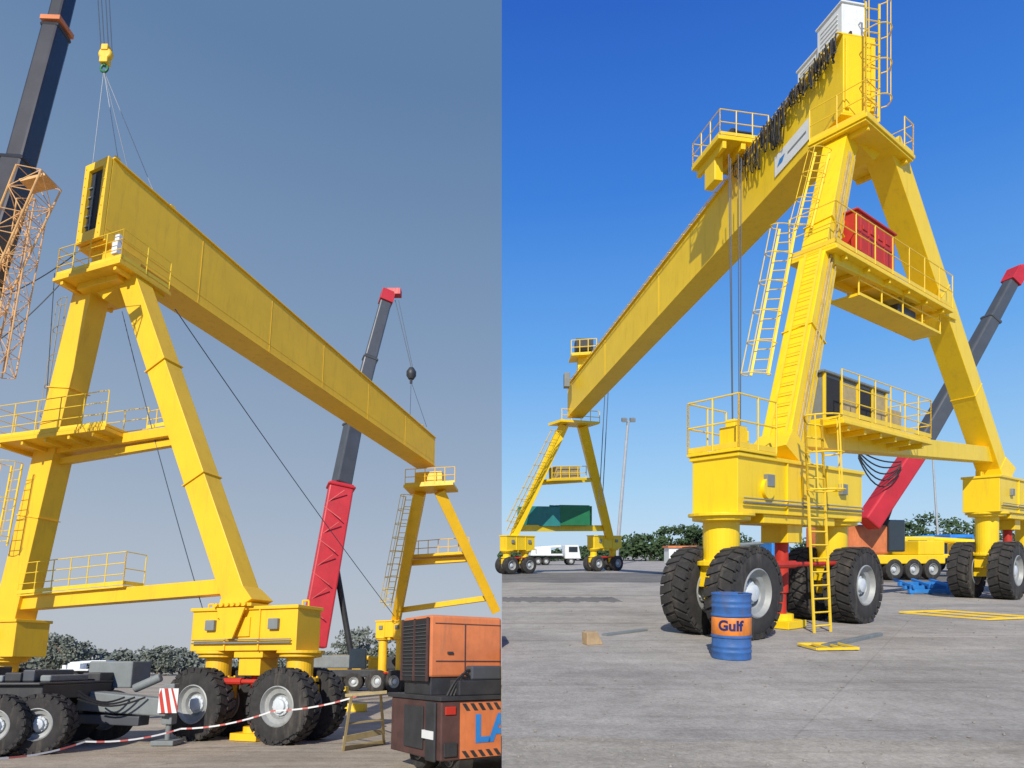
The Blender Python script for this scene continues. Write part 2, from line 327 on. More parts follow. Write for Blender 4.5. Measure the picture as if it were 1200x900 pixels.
m=MB(); c=cA+T*.4; m.box(V((c.x,c.y,3.8)),T*.18,U*.2,Z*.28); m.box(V((c.x,c.y,4.15)),T*.1,U*.1,Z*.08); m.build('control_cabinet',Y,root,.02)
m=MB(); c=cA+T*.75+U*.48; m.tube(V((c.x,c.y,2.85)),V((c.x,c.y,2.85))+U*.09,.2,22); m.build('access_cover',Y,root,0,True)
nb=V((5.9,13.6,3.45)); nt=R(986,166,17.9); fb=V((17.45,22.6,4.15)); ft=R(1034,172,18.7)
m=MB(); m.beam(nb,nt,.70,.66,U,.66,.64); m.build('leg',Y,root,.015)
m=MB(); m.beam(fb,ft,.72,.7,U,.95,.7); m.build('leg',Y,root,.015)
for a,b in ((nb,nt),(fb,ft)): m=MB(); m.beam(a-Z*.02,a+(b-a)*.055,1.3,.9,U,.74,.74); m.build('leg_foot',Y,root,.015)
for (a,b,ks) in ((nb,nt,(.33,.66)),(fb,ft,(.3,.6))):
    for k in ks:
        m=MB(); p=a.lerp(b,k); d=(b-a).normalized(); ex=.23*k if a is fb else 0; m.beam(p-d*.012,p+d*.012,.75+ex,.73,U); m.build('splice_flange',Y,root)
def onleg(a,b,z):
    k=(z-a.z)/(b.z-a.z); return a.lerp(b,k)
p0=onleg(nb,nt,4.15); p1=onleg(fb,ft,4.95); m=MB(); m.beam(p0,p1,.42,.5); m.build('sill_beam',Y,root,.012)
zp=9.1; p0=onleg(nb,nt,zp-.3); p1=onleg(fb,ft,zp-.05)
for s_ in (-.36,.36): m=MB(); m.beam(p0+U*s_,p1+U*s_,.12,.26); m.build('cross_beam',Y,root,.01)
a=p0-T*.3; b=p1-T*.85
m=MB(); m.slab(a,b,U,.58,zp-.12,zp-.05); m.slab(a,b,U,.61,zp-.19,zp-.12)
for k in range(6): p=a.lerp(b,(k+.5)/6); m.slab(p-T*.04,p+T*.04,U,.56,zp-.3,zp-.19)
m.build('platform',Y,root,.01)
m=MB(); A=V((a.x,a.y,zp-.05));B=V((b.x,b.y,zp-.05)); railing(m,[A-U*.58,A+U*.58,B+U*.58],1.0,1.0,.016,2); m.build('railing',YS,root)
z2=zp-.85; q0=a+T*1.7; q1=b-T*.3
m=MB(); m.slab(q0,q1,U,.38,z2,z2+.07)
for k in range(5):
    p=q0.lerp(q1,k/4)
    for s_ in (-.35,.35): m.tube(V((p.x,p.y,z2))+U*s_,V((p.x,p.y,zp-.2))+U*s_,.022,6)
m.tube(V((q0.x,q0.y,z2+.4))+U*.36,V((q1.x,q1.y,z2+.4))+U*.36,.018,6)
m.build('hanging_frame',Y,root)
m=MB(); p=q0.lerp(q1,.6); m.box(V((p.x,p.y,z2+.24)),T*.6,U*.26,Z*.15); m.tube(V((p.x,p.y,z2+.22))-T*.6,V((p.x,p.y,z2+.22))-T*1.3,.12,12); m.build('hydraulic_unit',BLK,root,.02)
c=V((p0.x,p0.y,zp+.60))+T*2.25
m=MB(); m.box(c,T*1.12,U*.42,Z*.64); m.box(c+Z*.66,T*1.17,U*.47,Z*.025)
for k in range(5): m.box(c+U*.425-T*.9+T*.45*k,T*.012,U*.012,Z*.6)
for k in range(4): m.box(c+U*.43-T*.67+T*.45*k+Z*.3,T*.13,U*.012,Z*.06)
o=m.build('cabinet',RED,root,.01); o['label']='red electrical cabinet on the middle platform'
zq=4.62; a=V((7.0,14.6,0)); b=a+T*4.9
m=MB(); m.slab(a,b,U,.74,zq-.1,zq); m.slab(a,b,U,.78,zq-.18,zq-.1)
for k in range(6): p=a.lerp(b,(k+.5)/6); m.slab(p-T*.05,p+T*.05,U,.7,zq-.3,zq-.18)
m.build('platform',Y,root,.01)
A=V((a.x,a.y,zq));B=V((b.x,b.y,zq)); m=MB(); railing(m,[A+U*.74,B+U*.74,B-U*.74],1.0,.85,.016,3); m.build('railing',YS,root)
m=MB(); c=A+T*1.7-U*.2; m.box(c+Z*.52,T*1.6,U*.48,Z*.52); m.box(c+Z*1.07,T*1.7,U*.55,Z*.03)
eh=m.build('electrical_house',GREY,root,.015)
for k in range(4):
    q=MB(); q.box(c+U*.49-T*1.2+T*.8*k+Z*.52,T*.34,U*.012,Z*.44); q.build('door_panel',TAN if k%2 else DARK,eh)
for k in range(5):
    q=MB(); q.box(c+U*.50-T*1.58+T*.79*k+Z*.52,T*.03,U*.025,Z*.52); q.build('frame',Y,eh)
m=MB(); c=A+T*4.1-U*.2; m.box(c+Z*.38,T*.5,U*.35,Z*.38); m.build('cabinet',TAN,root,.02)
# girder
NT=R(988,40,17.4); NB=R(988,132,17.4); FT=R(665,453,43); FB=R(665,489,43)
gd=(FT-NT); gd.z=0; gd.normalize(); gp=V((gd.y,-gd.x,0)); 
if gp.x<0: gp=-gp
GW=1.0
m=MB(); m.box8([NB,NB+gp*GW,FB+gp*GW,FB,NT,NT+gp*GW,FT+gp*GW,FT])
c4=[NT-gp*.08,NT+gp*(GW+.08),FT+gp*(GW+.08),FT-gp*.08]; m.box8(c4+[x+Z*.05 for x in c4])
c4=[NB-gp*.06,NB+gp*(GW+.06),FB+gp*(GW+.06),FB-gp*.06]; m.box8([x-Z*.05 for x in c4]+c4)
gird=m.build('main_girder',Y,root,.012)
for k in (.2,.45,.72):
    m=MB(); m.beam(NB.lerp(FB,k)-gp*.006,NT.lerp(FT,k)-gp*.006,.03,.012,gp); m.build('weld_seam',Y,gird)
m=MB(); m.tube(NT-gp*.16+Z*.02,FT-gp*.16+Z*.02,.022,6)
for k in range(40): p=NT.lerp(FT,k/40)-gp*.05; m.beam(p+Z*.02,p-gp*.14+Z*.02,.03,.03)
m.build('cable_track',Y,gird)
for g_ in (.25,.8): m=MB(); m.beam(NT+gp*g_+Z*.09,FT+gp*g_+Z*.09,.06,.08); m.build('trolley_rail',BLK,gird)
c=(NT+NB)/2+gp*GW/2-gd*.03
for s_ in (-.4,.4): m=MB(); m.box(c+gp*s_,gp*.06,gd*.03,Z*.95); m.build('end_plate',Y,gird,.01)
random.seed(3)
for k in range(58):
    m=MB(); s_=.004+k*.0033+random.uniform(-.001,.001); top=NT.lerp(FT,s_)-gp*(.17+random.uniform(-.05,.08))
    wdt=random.uniform(.04,.16); dep=random.uniform(.25,.85)*(1.45 if 26<k<50 else .8)
    sk=random.uniform(-.1,.1); pts=[]
    for i in range(9):
        x=-1+2*i/8; pts.append(top+gd*(x*wdt+sk*(1-x*x))+Z*(-dep*(1-abs(x)**3.2))+gp*random.uniform(-.03,.03))
    m.path(pts,random.choice((.013,.018,.023)),5); m.build('hanging_cable',CABLE,root)
ps=lambda s_,v: (NB.lerp(FB,s_)).lerp(NT.lerp(FT,s_),v)-gp*.02
s0,s1=.052,.116; v0,v1=.14,.44
m=MB(); qs=[ps(s0,v0),ps(s1,v0),ps(s1,v1),ps(s0,v1)]; m.box8([x for x in qs]+[x-gp*.015 for x in qs]); sg=m.build('sign_plate',WHT,root)
def sgn(x,y): return ps(s0+(s1-s0)*(.5-x),(v0+v1)/2+y)-gp*.022
m=MB(); m.add([sgn(-.42,-.04),sgn(-.26,-.04),sgn(-.18,.04),sgn(-.34,.04)],[(0,1,2,3)]); m.build('sign_emblem',BLUE2,sg)
m=MB(); m.add([sgn(-.1,-.02),sgn(.42,-.02),sgn(.42,.01),sgn(-.1,.01)],[(0,1,2,3)]); m.build('sign_line',GREY,sg)
for (s_,hh,ln,ww) in ((.022,.95,.5,.36),(.062,.62,.45,.28)):
    p=NT.lerp(FT,s_)+gp*.38+Z*.05; m=MB(); m.box(p+Z*hh/2,gd*ln,gp*ww,Z*hh/2); m.box(p+Z*(hh+.02),gd*(ln+.04),gp*(ww+.04),Z*.025)
    for k in range(5): m.box(p+Z*(hh*.25+k*hh*.13)-gp*(ww+.008),gd*ln*.7,gp*.012,Z*.015)
    m.build('white_cabinet',WHT,root,.015)
m=MB(); b0=NB+gp*(GW*.7)-gd*.25-Z*.3; t0=NT+gp*(GW*.7)-gd*.25+Z*.75; ladder(m,b0,t0,gp,.42,.3,.022,.36,-gd,.12); m.build('caged_ladder',YS,root)
ac=V(((nt.x+ft.x)/2,(nt.y+ft.y)/2,0)); zs=NB.z
m=MB(); m.slab(ac-T*1.0,ac+T*1.0,U,.5,zs-.42,zs-.055); m.build('saddle',Y,root,.02)
m=MB(); m.slab(ac-T*1.5,ac+T*1.5,U,.75,zs-.60,zs-.53); m.slab(ac-T*1.54,ac+T*1.54,U,.79,zs-.53,zs-.43)
for k in (-1.2,1.2): m.slab(ac+T*(k-.05),ac+T*(k+.05),U,.7,zs-.72,zs-.60)
m.build('apex_platform',Y,root,.01)
A=V((ac.x,ac.y,zs-.43)); m=MB(); railing(m,[A-T*1.5-U*.75,A-T*1.5+U*.75,A-T*.8+U*.75],.9,.8,.016,2); m.build('railing',YS,root)
m=MB(); railing(m,[A+T*.9+U*.75,A+T*1.5+U*.75,A+T*1.5-U*.75],.9,.8,.016,2); m.build('railing',YS,root)
m=MB(); mid=(nt+ft)/2; m.add([nt+U*.3,ft+U*.3,mid-Z*.6+U*.3,nt-U*.3,ft-U*.3,mid-Z*.6-U*.3],[(0,1,2),(3,5,4),(0,2,5,3),(1,4,5,2),(0,3,4,1)]); m.build('gusset',Y,root)
wd=(T*.8+V((.3,0,0))).normalized()
m=MB(); g0=RGd(964,741); g1=R(953,490,12.95); ladder(m,g0,g1,wd,.5,.27,.028,0); m.build('access_ladder',YS,root)
m=MB(); g2=g0.lerp(g1,.66); ladder(m,g2,g1,wd,.5,9,.026,.36,U,.0); m.build('ladder_cage',YS,root)
m=MB(); l0=R(890,440,14.6); l1=R(923,268,15.8); ladder(m,l0,l1,U*.5+T*.5,.38,.28,.018,.30,-T,.0); m.build('caged_ladder',YS,root)
m=MB(); l0=R(942,268,16.2); l1=R(964,178,17.2); ladder(m,l0,l1,U*.5+T*.5,.36,.28,.016,.27,-T,.0); m.build('caged_ladder',YS,root)
m=MB(); l0=onleg(nb,nt,3.7)-T*.48+U*.1; l1=onleg(nb,nt,9.0)-T*.48+U*.1; ladder(m,l0,l1,U,.38,.28,.015,0); m.build('leg_ladder',YS,root)
l0=onleg(nb,nt,3.7)+U*.36; l1=onleg(nb,nt,12.4)+U*.36
for dx,r_ in ((0,.025),(-.12,.02),(.2,.015)): m=MB(); m.tube(l0+T*dx,l1+T*dx,r_,6); m.build('cable_conduit',TAN,root)
# trolley
tr=thing('trolley',NT.lerp(FT,.21)+Z*.2,'yellow railed trolley platform riding on the near half of the right hand girder','crane trolley')
c=NT.lerp(FT,.205)-gp*.25+Z*.5
m=MB(); m.box(c,gd*.95,gp*.95,Z*.07); m.box(c-Z*.18,gd*.9,gp*.08,Z*.12); m.box(c-Z*.2-gp*.7,gd*.9,gp*.07,Z*.14); m.box(c-Z*.22+gp*.8,gd*.9,gp*.08,Z*.14); m.build('deck',Y,tr,.01)
m=MB(); railing(m,[c-gd*.95+gp*.9+Z*.07,c-gd*.95-gp*.9+Z*.07,c+gd*.95-gp*.9+Z*.07,c+gd*.95+gp*.9+Z*.07],.85,.7,.02,2); m.build('railing',YS,tr)
m=MB(); m.box(c+Z*.35+gp*.25,gd*.5,gp*.35,Z*.26); m.tube(c+Z*.4-gp*.2-gd*.6,c+Z*.4-gp*.2+gd*.6,.2,14); m.build('hoist_winch',BLK,tr,.02)
m=MB(); m.box(c-Z*.65-gp*.6,gd*.35,gp*.16,Z*.45);m.build('hanging_bracket',Y,tr,.02)
ropetop=R(861,190,21.4); hook=R(863,508,21.4)
for dx,dy in ((-.24,-.1),(-.1,.12),(.08,-.1),(.26,.12)): m=MB(); m.tube(ropetop+V((dx,dy,.2)),hook+V((dx*.7,dy,0)),.017,5); m.build('hoist_rope',ROPE,tr)
m=MB(); m.box(hook-Z*.3,V((.35,0,0)),V((0,.2,0)),Z*.35); m.tube(hook-Z*.6,hook-Z*1.0,.08,8); m.build('hook_block',Y,tr,.03)
# far A frame
a1=R(601,630,45); a2=R(661,498,43.2); b1=R(714,630,51); b2=R(682,498,43.8)
for a,b in ((a1,a2),(b1,b2)): m=MB(); m.beam(a,b,.6,.58,V((0,-1,0)),.64,.58); m.build('leg',Y,root,.01)
tf=(b1-a1); tf.z=0; tf.normalize(); uf=V((tf.y,-tf.x,0))
m=MB(); m.beam(R(606,619,45.3),R(710,619,50.5),.4,.45); m.build('sill_beam',Y,root)
m=MB(); m.beam(R(631,566,44),R(697,562,47),.3,.3); m.build('sill_beam',Y,root)
m=MB(); p0=R(640,563,44);p1=R(680,562,46); m.beam(p0,p1,1.3,.15); railing(m,[p0+uf*.6,p1+uf*.6],.9,.8,.03); m.build('platform',Y,root)
m=MB(); m.beam(p0.lerp(p1,.2)+Z*.5,p0.lerp(p1,.85)+Z*.5,.9,.8); m.build('cabinet',TAN,root)
m=MB(); p0=R(650,495,42.6);p1=R(694,498,44); m.beam(p0,p1,1.6,.16); railing(m,[p0+uf*.7,p1+uf*.7],.8,.8,.025); m.build('apex_platform',Y,root)
for (px,dd) in ((602,45),(707,51)):
    c=V((R(px,640,dd).x,dd,0)); sp=1.0 if px<650 else 1.1
    zt=R(px,628,dd).z; bogie(root,c-tf*sp+(V((.3,0,0)) if px<650 else V()),c+tf*sp,tf,uf,zt-1.0,zt,.62,.42,.4,Y,lug=0,jack=False,e0=.3,e1=.6,w=.8)
for i,(x0,x1,y0,y1_,mt) in enumerate(((615,652,594,617,TEAL),(652,686,592,616,GREEN))):
    p0=R(x0,y1_,46.5+i);p1=R(x1,y1_,47.5+i); m=MB(); hh=(y1_-y0)*47/750; m.beam(p0+Z*hh/2,p1+Z*hh/2,1.3,hh)
    for k in range(6): q=p0.lerp(p1,k/5); m.beam(q+Z*.02,q+Z*hh,.06,1.36,tf)
    m.build('machinery_house',mt,root,.01)
m=MB(); l0=R(597,622,44.3); l1=R(655,505,42.4); ladder(m,l0,l1,tf,.5,.4,.03,.42,-tf,.1); m.build('caged_ladder',YS,root)
tr2=thing('trolley',R(680,440,41),'small railed trolley platform at the far end of the right hand girder','crane trolley')
m=MB(); p0=R(668,420,41);p1=R(697,418,41); m.beam(p0,p1,1.6,.12); m.beam(R(684,420,41),R(684,436,41),.5,.8,V((1,0,0))); m.build('deck',Y,tr2)
m=MB(); railing(m,[p0-V((0,.8,0)),p1-V((0,.8,0))],.9,.5,.03); m.build('railing',YS,tr2)
m=MB(); m.box(R(684,406,41.2),V((.55,0,0)),V((0,.5,0)),Z*.35); m.build('hoist_winch',BLK,tr2,.02)
m=MB(); m.box(R(664,446,41.5),V((.18,0,0)),V((0,.3,0)),Z*.45); m.build('cabinet',GREY,tr2,.02)
for dx in (0,.22): m=MB(); m.tube(R(709,458,44)+V((dx,0,0)),R(702,592,44)+V((dx,0,0)),.03,5); m.build('hoist_rope',ROPE,tr2)
# ===================================================================== drum
dp=RGd(857,771); dr=.29; dh=1.0
drum=thing('oil_drum',dp,'blue steel oil drum with an orange band and lettering beside the front tyre','drum')
m=MB(); prof=[(.001,.03),(dr-.03,.03),(dr-.01,0),(dr,.01),(dr,.05)]
for zz in (.12,.20,.345,.665,.80,.88): d_=.012 if zz in(.345,.665) else .005; prof+=[(dr-.003,zz-.025),(dr+d_,zz-.010),(dr+d_,zz+.010),(dr-.003,zz+.025)]
prof+=[(dr,dh-.04),(dr+.010,dh-.01),(dr,dh),(dr-.02,dh-.01),(dr-.02,dh-.03),(.001,dh-.03)]
m.lathe(dp,Z,prof,48); m.build('body',BLUE,drum,0,True)
m=MB(); m.lathe(dp,Z,[(dr+.001,.372),(dr+.003,.375),(dr+.003,.635),(dr+.001,.638)],48); m.build('painted_band',DORA,drum,0,True)
ang0=math.atan2(-dp.y,-dp.x)-.05
def drm(rr,zc):
    def f(x,y):
        a=ang0+x/dr; return dp+V((math.cos(a)*rr,math.sin(a)*rr,zc+y))
    return f
tm=text_faces('Gulf',.21,drm(dr+.007,.515),.008); tm.build('lettering',NAVY,drum)
m=MB(); m.tube(dp+V((.14,0,dh-.03)),dp+V((.14,0,dh)),.035,12); m.build('bung',BLK,drum)
m=MB(); p=RGd(694,755); e=V((.95,.3,0)).normalized(); f_=V((-.3,.95,0)); 
m.box8([p-e*.14-f_*.1,p+e*.17-f_*.1,p+e*.17+f_*.12,p-e*.14+f_*.12,p-e*.15-f_*.1+Z*.22,p+e*.06-f_*.1+Z*.23,p+e*.06+f_*.12+Z*.23,p-e*.15+f_*.12+Z*.22]); solo('wheel_chock',m,WOOD,'pale wooden wedge block lying alone on the concrete','block',bevel=.012)
m=MB(); m.beam(RGd(708,744,.02),RGd(756,738,.02),.14,.04); solo('plank',m,GREY,'flat grey plank lying behind the pale wooden wedge','plank',bevel=.005)
m=MB(); m.beam(RGd(966,757,.03),RGd(1031,743,.03),.12,.06); solo('plank',m,GREY,'grey beam lying on the yard below the ladder','plank',bevel=.005)
def flat_frame(c,xd,yd,lx,ly,n,label):
    m=MB(); 
    for s_ in (-1,1): m.beam(c-xd*lx+yd*ly*s_+Z*.04,c+xd*lx+yd*ly*s_+Z*.04,.04,.04)
    for k in range(n): p=c-xd*lx+xd*2*lx*k/(n-1)+Z*.04; m.beam(p-yd*ly,p+yd*ly,.035,.035)
    solo('ladder_section',m,YS,label,'ladder section',bevel=.004)
flat_frame(RGd(970,760),V((1,.1,0)).normalized(),V((-.1,1,0)).normalized(),.36,.28,4,'short yellow ladder piece lying by the foot of the ladder')
flat_frame(RGd(1131,722),V((.95,.3,0)).normalized(),V((-.5,.86,0)).normalized(),.8,1.0,3,'wide yellow frame lying flat right of the front tyres')
def lamp(px,pt,pb,lean,label,D,r):
    b=R(px+0,pb,D); b.z=0; t=R(px+lean,pt,D)
    l=thing('lamp_post',b,label,'lamp post'); m=MB(); m.tube(b,t,r*1.5,10,r); m.build('pole',LAMPM,l,0,True)
    m=MB(); m.beam(t-V((r*4,0,0)),t+V((r*4,0,0)),.2,.12); m.build('crossarm',LAMPM,l)
    for k in (-1,1): m=MB(); m.box(t+V((k*r*3,-.2,.15)),V((.3,0,0)),V((0,.3,.1)),V((0,-.05,.22))); m.build('floodlight',GREY,l,.03)
    return l
lamp(722,494,655,14,'tall grey floodlight mast behind the far gantry leg',75,.16)
lamp(1101,535,655,-8,'slim grey lamp post behind the red boom',95,.12)
# ===================================================================== mobile cranes / trucks
def truck(base,xd,col,label,L_=6.0,kind='truck',group=None,s=1.0,bed=None):
    base=V(base); xd=V(xd).normalized(); yd=V((-xd.y,xd.x,0)); t=thing('parked_truck' if kind=='truck' else kind,base,label,'truck',group)
    m=MB(); m.beam(base-xd*L_/2+Z*.95*s,base+xd*L_/2+Z*.95*s,.9*s,.3*s); m.build('chassis',BLK,t)
    c=base+xd*(L_/2-1.0*s); m=MB(); 
    q=[c-xd*1.0*s-yd*1.15*s,c+xd*1.0*s-yd*1.15*s,c+xd*1.0*s+yd*1.15*s,c-xd*1.0*s+yd*1.15*s]; m.box8([x+Z*.8*s for x in q]+[q[0]+Z*2.5*s,q[1]-xd*.3*s+Z*2.5*s,q[2]-xd*.3*s+Z*2.5*s,q[3]+Z*2.5*s]); cab=m.build('cab',col,t,.08)
    for sg in (-1,1): m=MB(); m.box(c+yd*1.16*s*sg+Z*1.95*s,xd*.55*s,yd*.01,Z*.33*s); m.build('window',GLASS,cab)
    m=MB(); m.box(c+xd*.86*s+Z*1.95*s,xd*.03,yd*.95*s,Z*.38*s+xd*-.08); m.build('windscreen',GLASS,cab)
    bl=bed or col; e=base-xd*1.2*s; hl=L_/2-1.1*s
    m=MB(); m.box(e+Z*1.3*s,xd*hl,yd*1.1,Z*.12*s); m.box(e+Z*1.75*s-xd*.3*s,xd*hl*.45,yd*.8*s,Z*.35*s); m.box(e+Z*1.6*s-xd*hl*.8,xd*hl*.14,yd*1.0*s,Z*.3*s); m.tube(e+Z*2.1*s-xd*hl*.7,e+Z*2.35*s+xd*hl,.18*s,8); m.build('bed',bl,t,.04)
    for k in (-.36,-.2,.3):
        for sg in (-1,1): wheel(t,base+xd*L_*k+yd*sg*.95*s+Z*.5*s,yd,.5*s,.32*s,0,n=20)
    return t
def mobile_crane(P,base,xd,label,pts,wd,cols,tall=0):
    base=V(base); xd=V(xd).normalized(); yd=V((-xd.y,xd.x,0)); t=thing('mobile_crane',base,label,'mobile crane')
    m=MB(); m.beam(base-xd*4.5+Z*1.15,base+xd*4.5+Z*1.15,2.3,.5); m.box(base+xd*3.6+Z*1.8,xd*.9,yd*1.1,Z*.4); m.build('chassis',cols[3],t,.06)
    for k in (-3.6,-2.4,1.0,2.3,3.6):
        for sg in (-1,1): wheel(t,base+xd*k+yd*sg*1.0+Z*.6,yd,.6,.4,0,n=20)
    m=MB(); m.box(base-xd*.6+Z*(1.9+tall/2),xd*1.5,yd*1.0,Z*(.45+tall/2)); m.box(base-xd*2.4+Z*(1.95+tall*.4),xd*.4,yd*1.2,Z*(.5+tall*.4)); m.build('superstructure',cols[4],t,.12)
    m=MB(); m.box(base+xd*1.2-yd*.75+Z*(2.1+tall/2),xd*.55,yd*.4,Z*(.65+tall/3)); m.build('operator_cab',GLASS,t,.08)
    for i in range(len(pts)-1):
        m=MB(); w0=wd[i]; m.beam(pts[i],pts[i+1],w0*.85,w0,Z,w0*.8,w0*.95)
        dd=(pts[i+1]-pts[i]).normalized(); q=pts[i].lerp(pts[i+1],.98); m.beam(q-dd*.1,q+dd*.1,w0*.95,w0*1.1)
        m.build('boom_section',cols[1] if i==0 else (cols[2]),t,w0*.12)
    dd=(pts[-1]-pts[-2]).normalized(); m=MB(); p=pts[-1]; m.beam(p-dd*.4,p+dd*.5,wd[-1]*1.1,wd[-1]*1.1); m.box(p+dd*.4+V((.5,0,.1)),V((.5,0,0)),V((0,.3,0)),Z*.25); m.build('boom_head',cols[0],t,.02)
    m=MB(); q=pts[0].lerp(pts[1],.65); m.tube(base+Z*1.8+xd*.8,q,.2,10); m.build('lift_cylinder',BLK,t,0,True)
    return t
pts=[R(1016,614,34),R(1078,522,34.6),R(1130,432,35),R(1162,374,35.4),R(1188,326,35.8)]
mc=mobile_crane(R,V((R(1036,640,34).x,36,0)),V((1,.25,0)),'mobile crane with red base and grey boom rising behind the right hand gantry leg',pts,[1.05,.88,.78,.66],[REDB,REDB,DGREY,YR,ORA],.7)
for k in range(5):
    pp=[R(1006,527,33.5).lerp(R(1056,541,33.5),i/10)+Z*(-(.2+.2*k)*(1-((i-5)/5)**2)*1.2)+V((.0,0,-.1*k)) for i in range(11)]; m=MB(); m.path(pp,.04,5); m.build('hose',CABLE,mc)
truck(V((R(1108,640,40).x,40,0)),V((-1,.1,0)),YR,'yellow truck parked at the right between the gantry legs',6.5)
truck(V((R(1085,640,50).x,50,0)),V((1,.1,0)),BLUE2,'blue truck parked behind the yellow truck',6.5,s=1.15)
truck(V((R(1165,640,48).x,48,0)),V((-1,.0,0)),BLUE2,'blue truck at the right edge behind the gantry wheels',6.5,bed=GREY)
truck(V((R(650,650,72).x,72,0)),V((1,.1,0)),WHT,'white truck parked under the far gantry leg',5.6,s=.9)
truck(V((R(1010,640,56).x,56,0)),V((-1,.2,0)),ORA,'orange truck in the distance behind the front wheels',7)
truck(V((R(880,640,62).x,62,0)),V((1,.1,0)),BLUE2,'blue and grey truck in the distance left of the front wheels',7,bed=GREY)
m=MB(); b=R(1096,652,24); b.z=0
for i in range(3): m.beam(b+V((-1.0,.3*i,.12+.12*i)),b+V((1.3,.5*i,.12+.12*i)),.14,.14)
for i in range(4): m.beam(b+V((-.9+.7*i,-.2,.3)),b+V((-.8+.7*i,1.2,.5)),.1,.1); m.beam(b+V((-.9+.7*i,0,0)),b+V((-.9+.7*i,0,.4)),.1,.1)
solo('steel_frame',m,BLUE2,'bright blue steel frame stacked on the yard left of the far wheels','steel frame',bevel=.01)
bh=thing('site_cabin',(R(796,655,80).x,80,0),'small white cabin with an orange roof below the distant trees','cabin'); c=V((R(796,655,80).x,80,0))
m=MB(); m.box(c+Z*1.0,V((1.6,0,0)),V((0,1.2,0)),Z*1.0); m.build('wall',WHT,bh,.03)
m=MB(); m.box(c+Z*2.1,V((1.75,0,0)),V((0,1.4,0)),Z*.12); m.build('roof',ORA,bh)
m=MB(); m.box(c+V((-.6,-1.21,1.15)),V((.4,0,0)),V((0,.02,0)),Z*.35); m.build('window',GLASS,bh); m=MB(); m.box(c+V((.7,-1.21,.85)),V((.38,0,0)),V((0,.02,0)),Z*.85); m.build('door',GREY,bh)
# ===================================================================== trees
def clump(mb,c,r,n,s):
    for _ in range(n):
        d=V((random.gauss(0,1),random.gauss(0,1),random.gauss(0,.8))).normalized()*(random.random()**.5)*random.uniform(.7,1.2)
        p=c+V((d.x*r[0],d.y*r[1],d.z*r[2])); p.z=max(p.z,.1); a=V((random.gauss(0,1),random.gauss(0,1),random.gauss(0,1))).normalized()*s*random.uniform(.5,1.2); b=a.orthogonal().normalized()*s*random.uniform(.4,.9)
        mb.add([p-a,p-b*.8,p+a,p+b],[(0,1,2,3)])
def treeline(name,fn,prof,D,label,mt,dens,ls):
    mb=MB()
    for (xa,ya),(xb,yb) in zip(prof[:-1],prof[1:]):
        n=max(1,int(abs(xb-xa)*D/F/.8))
        for k in range(n):
            s_=k/n; px=xa+(xb-xa)*s_; py=ya+(yb-ya)*s_; dd=D+random.uniform(-8,8); p=fn(px,py,dd)
            if SIDE[0]=='L' and p.x>-3: continue
            h=max(1.2,p.z)*random.choice((random.uniform(.5,.8),random.uniform(.8,1.03))); rr=random.uniform(.8,1.7)
            clump(mb,V((p.x,dd,h-rr*.6)),(rr*1.3,rr,rr*.7),int(dens*rr*rr),ls)
            clump(mb,V((p.x+random.uniform(-1.5,1.5),dd-1,h*.42)),(1.9,1.2,h*.46),int(dens*2.2),ls*1.2)
    o=mb.build(name,mt); tag(o,label,'trees',kind='stuff')
def tree(base,h,mt,label,group,ls=.3):
    t=thing('tree',base,label,'tree',group); base=V(base); m=MB(); m.tube(base-Z*.1,base+Z*h*.45,h*.03,8,h*.02)
    tips=[]
    for k in range(8):
        a=random.uniform(0,6.28); q=base+Z*h*random.uniform(.25,.45); e=base+V((math.cos(a)*h*.42,math.sin(a)*h*.25,h*random.uniform(.35,.82))); m.tube(q,e,h*.014,6,h*.006); tips.append(e)
    m.build('trunk',BARK,t); m=MB()
    for e in tips+[base+Z*h*.8]: r_=random.uniform(.1,.2)*h; clump(m,e,(r_*1.4,r_,r_*.8),110,ls)
    for _ in range(6): clump(m,base+V((random.uniform(-.5,.5)*h,random.uniform(-.2,.2)*h,h*random.uniform(.15,.45))),(h*.26,h*.15,h*.18),110,ls)
    m.build('crown',mt,t)
treeline('distant_trees',R,[(592,641),(640,640),(715,638),(730,626),(760,620),(800,613),(822,608),(840,618),(900,632),(960,630),(1030,625),(1045,606),(1075,600),(1110,606),(1160,604),(1240,600)],105,'dark green belt of trees along the far edge of the concrete yard',LEAF,40,.36)
for px,h in ((762,4.6),(815,6.2),(1060,6.6),(1130,6.2)): tree((R(px,645,99).x,99,0),h,LEAF,'round green tree standing in front of the tree belt behind the concrete yard','trees behind the concrete yard')
# ===================================================================== LEFT WORLD
SIDE[0]='L'; Y=YL
root=thing('gantry_crane',LGd(300,862),'yellow gantry crane on the left, its girder with an open end hung from slings','gantry crane')
def LX(px,d,z=0): p=L(px,780,d); return V((p.x,d,z))
bR=LX(300,15.0); bL=LX(-22,18.2)
tl=(bR-bL).normalized(); ul=V((tl.y,-tl.x,0)); 
if ul.y>0: ul=-ul
zt=L(295,714,15).z; zb=L(295,763,15).z
bogie(root,bR-tl*1.08,bR+tl*1.22,tl,ul,zb,zt,.80,.44,.5,Y,lug=24,e0=.48,e1=.18,w=.85)
bogie(root,bL-tl*1.3,bL+tl*1.0,tl,ul,zb-.1,zt-.1,.80,.44,.5,Y,lug=0,e0=.6,e1=.9,w=.9)
lb=L(288,714,15.0); lt=L(158,332,16.3); kb=L(8,762,17.8); kt=L(110,335,16.9)
m=MB(); m.beam(lb,lt,.66,.55,ul,.62,.54); m.build('leg',Y,root,.015)
m=MB(); m.beam(lb-Z*.02,lb+(lt-lb)*.04,1.05,.76,ul,.70,.60); m.build('leg_foot',Y,root,.015)
m=MB(); m.beam(kb,kt,.92,.58,ul,.76,.56); m.build('leg',Y,root,.015)
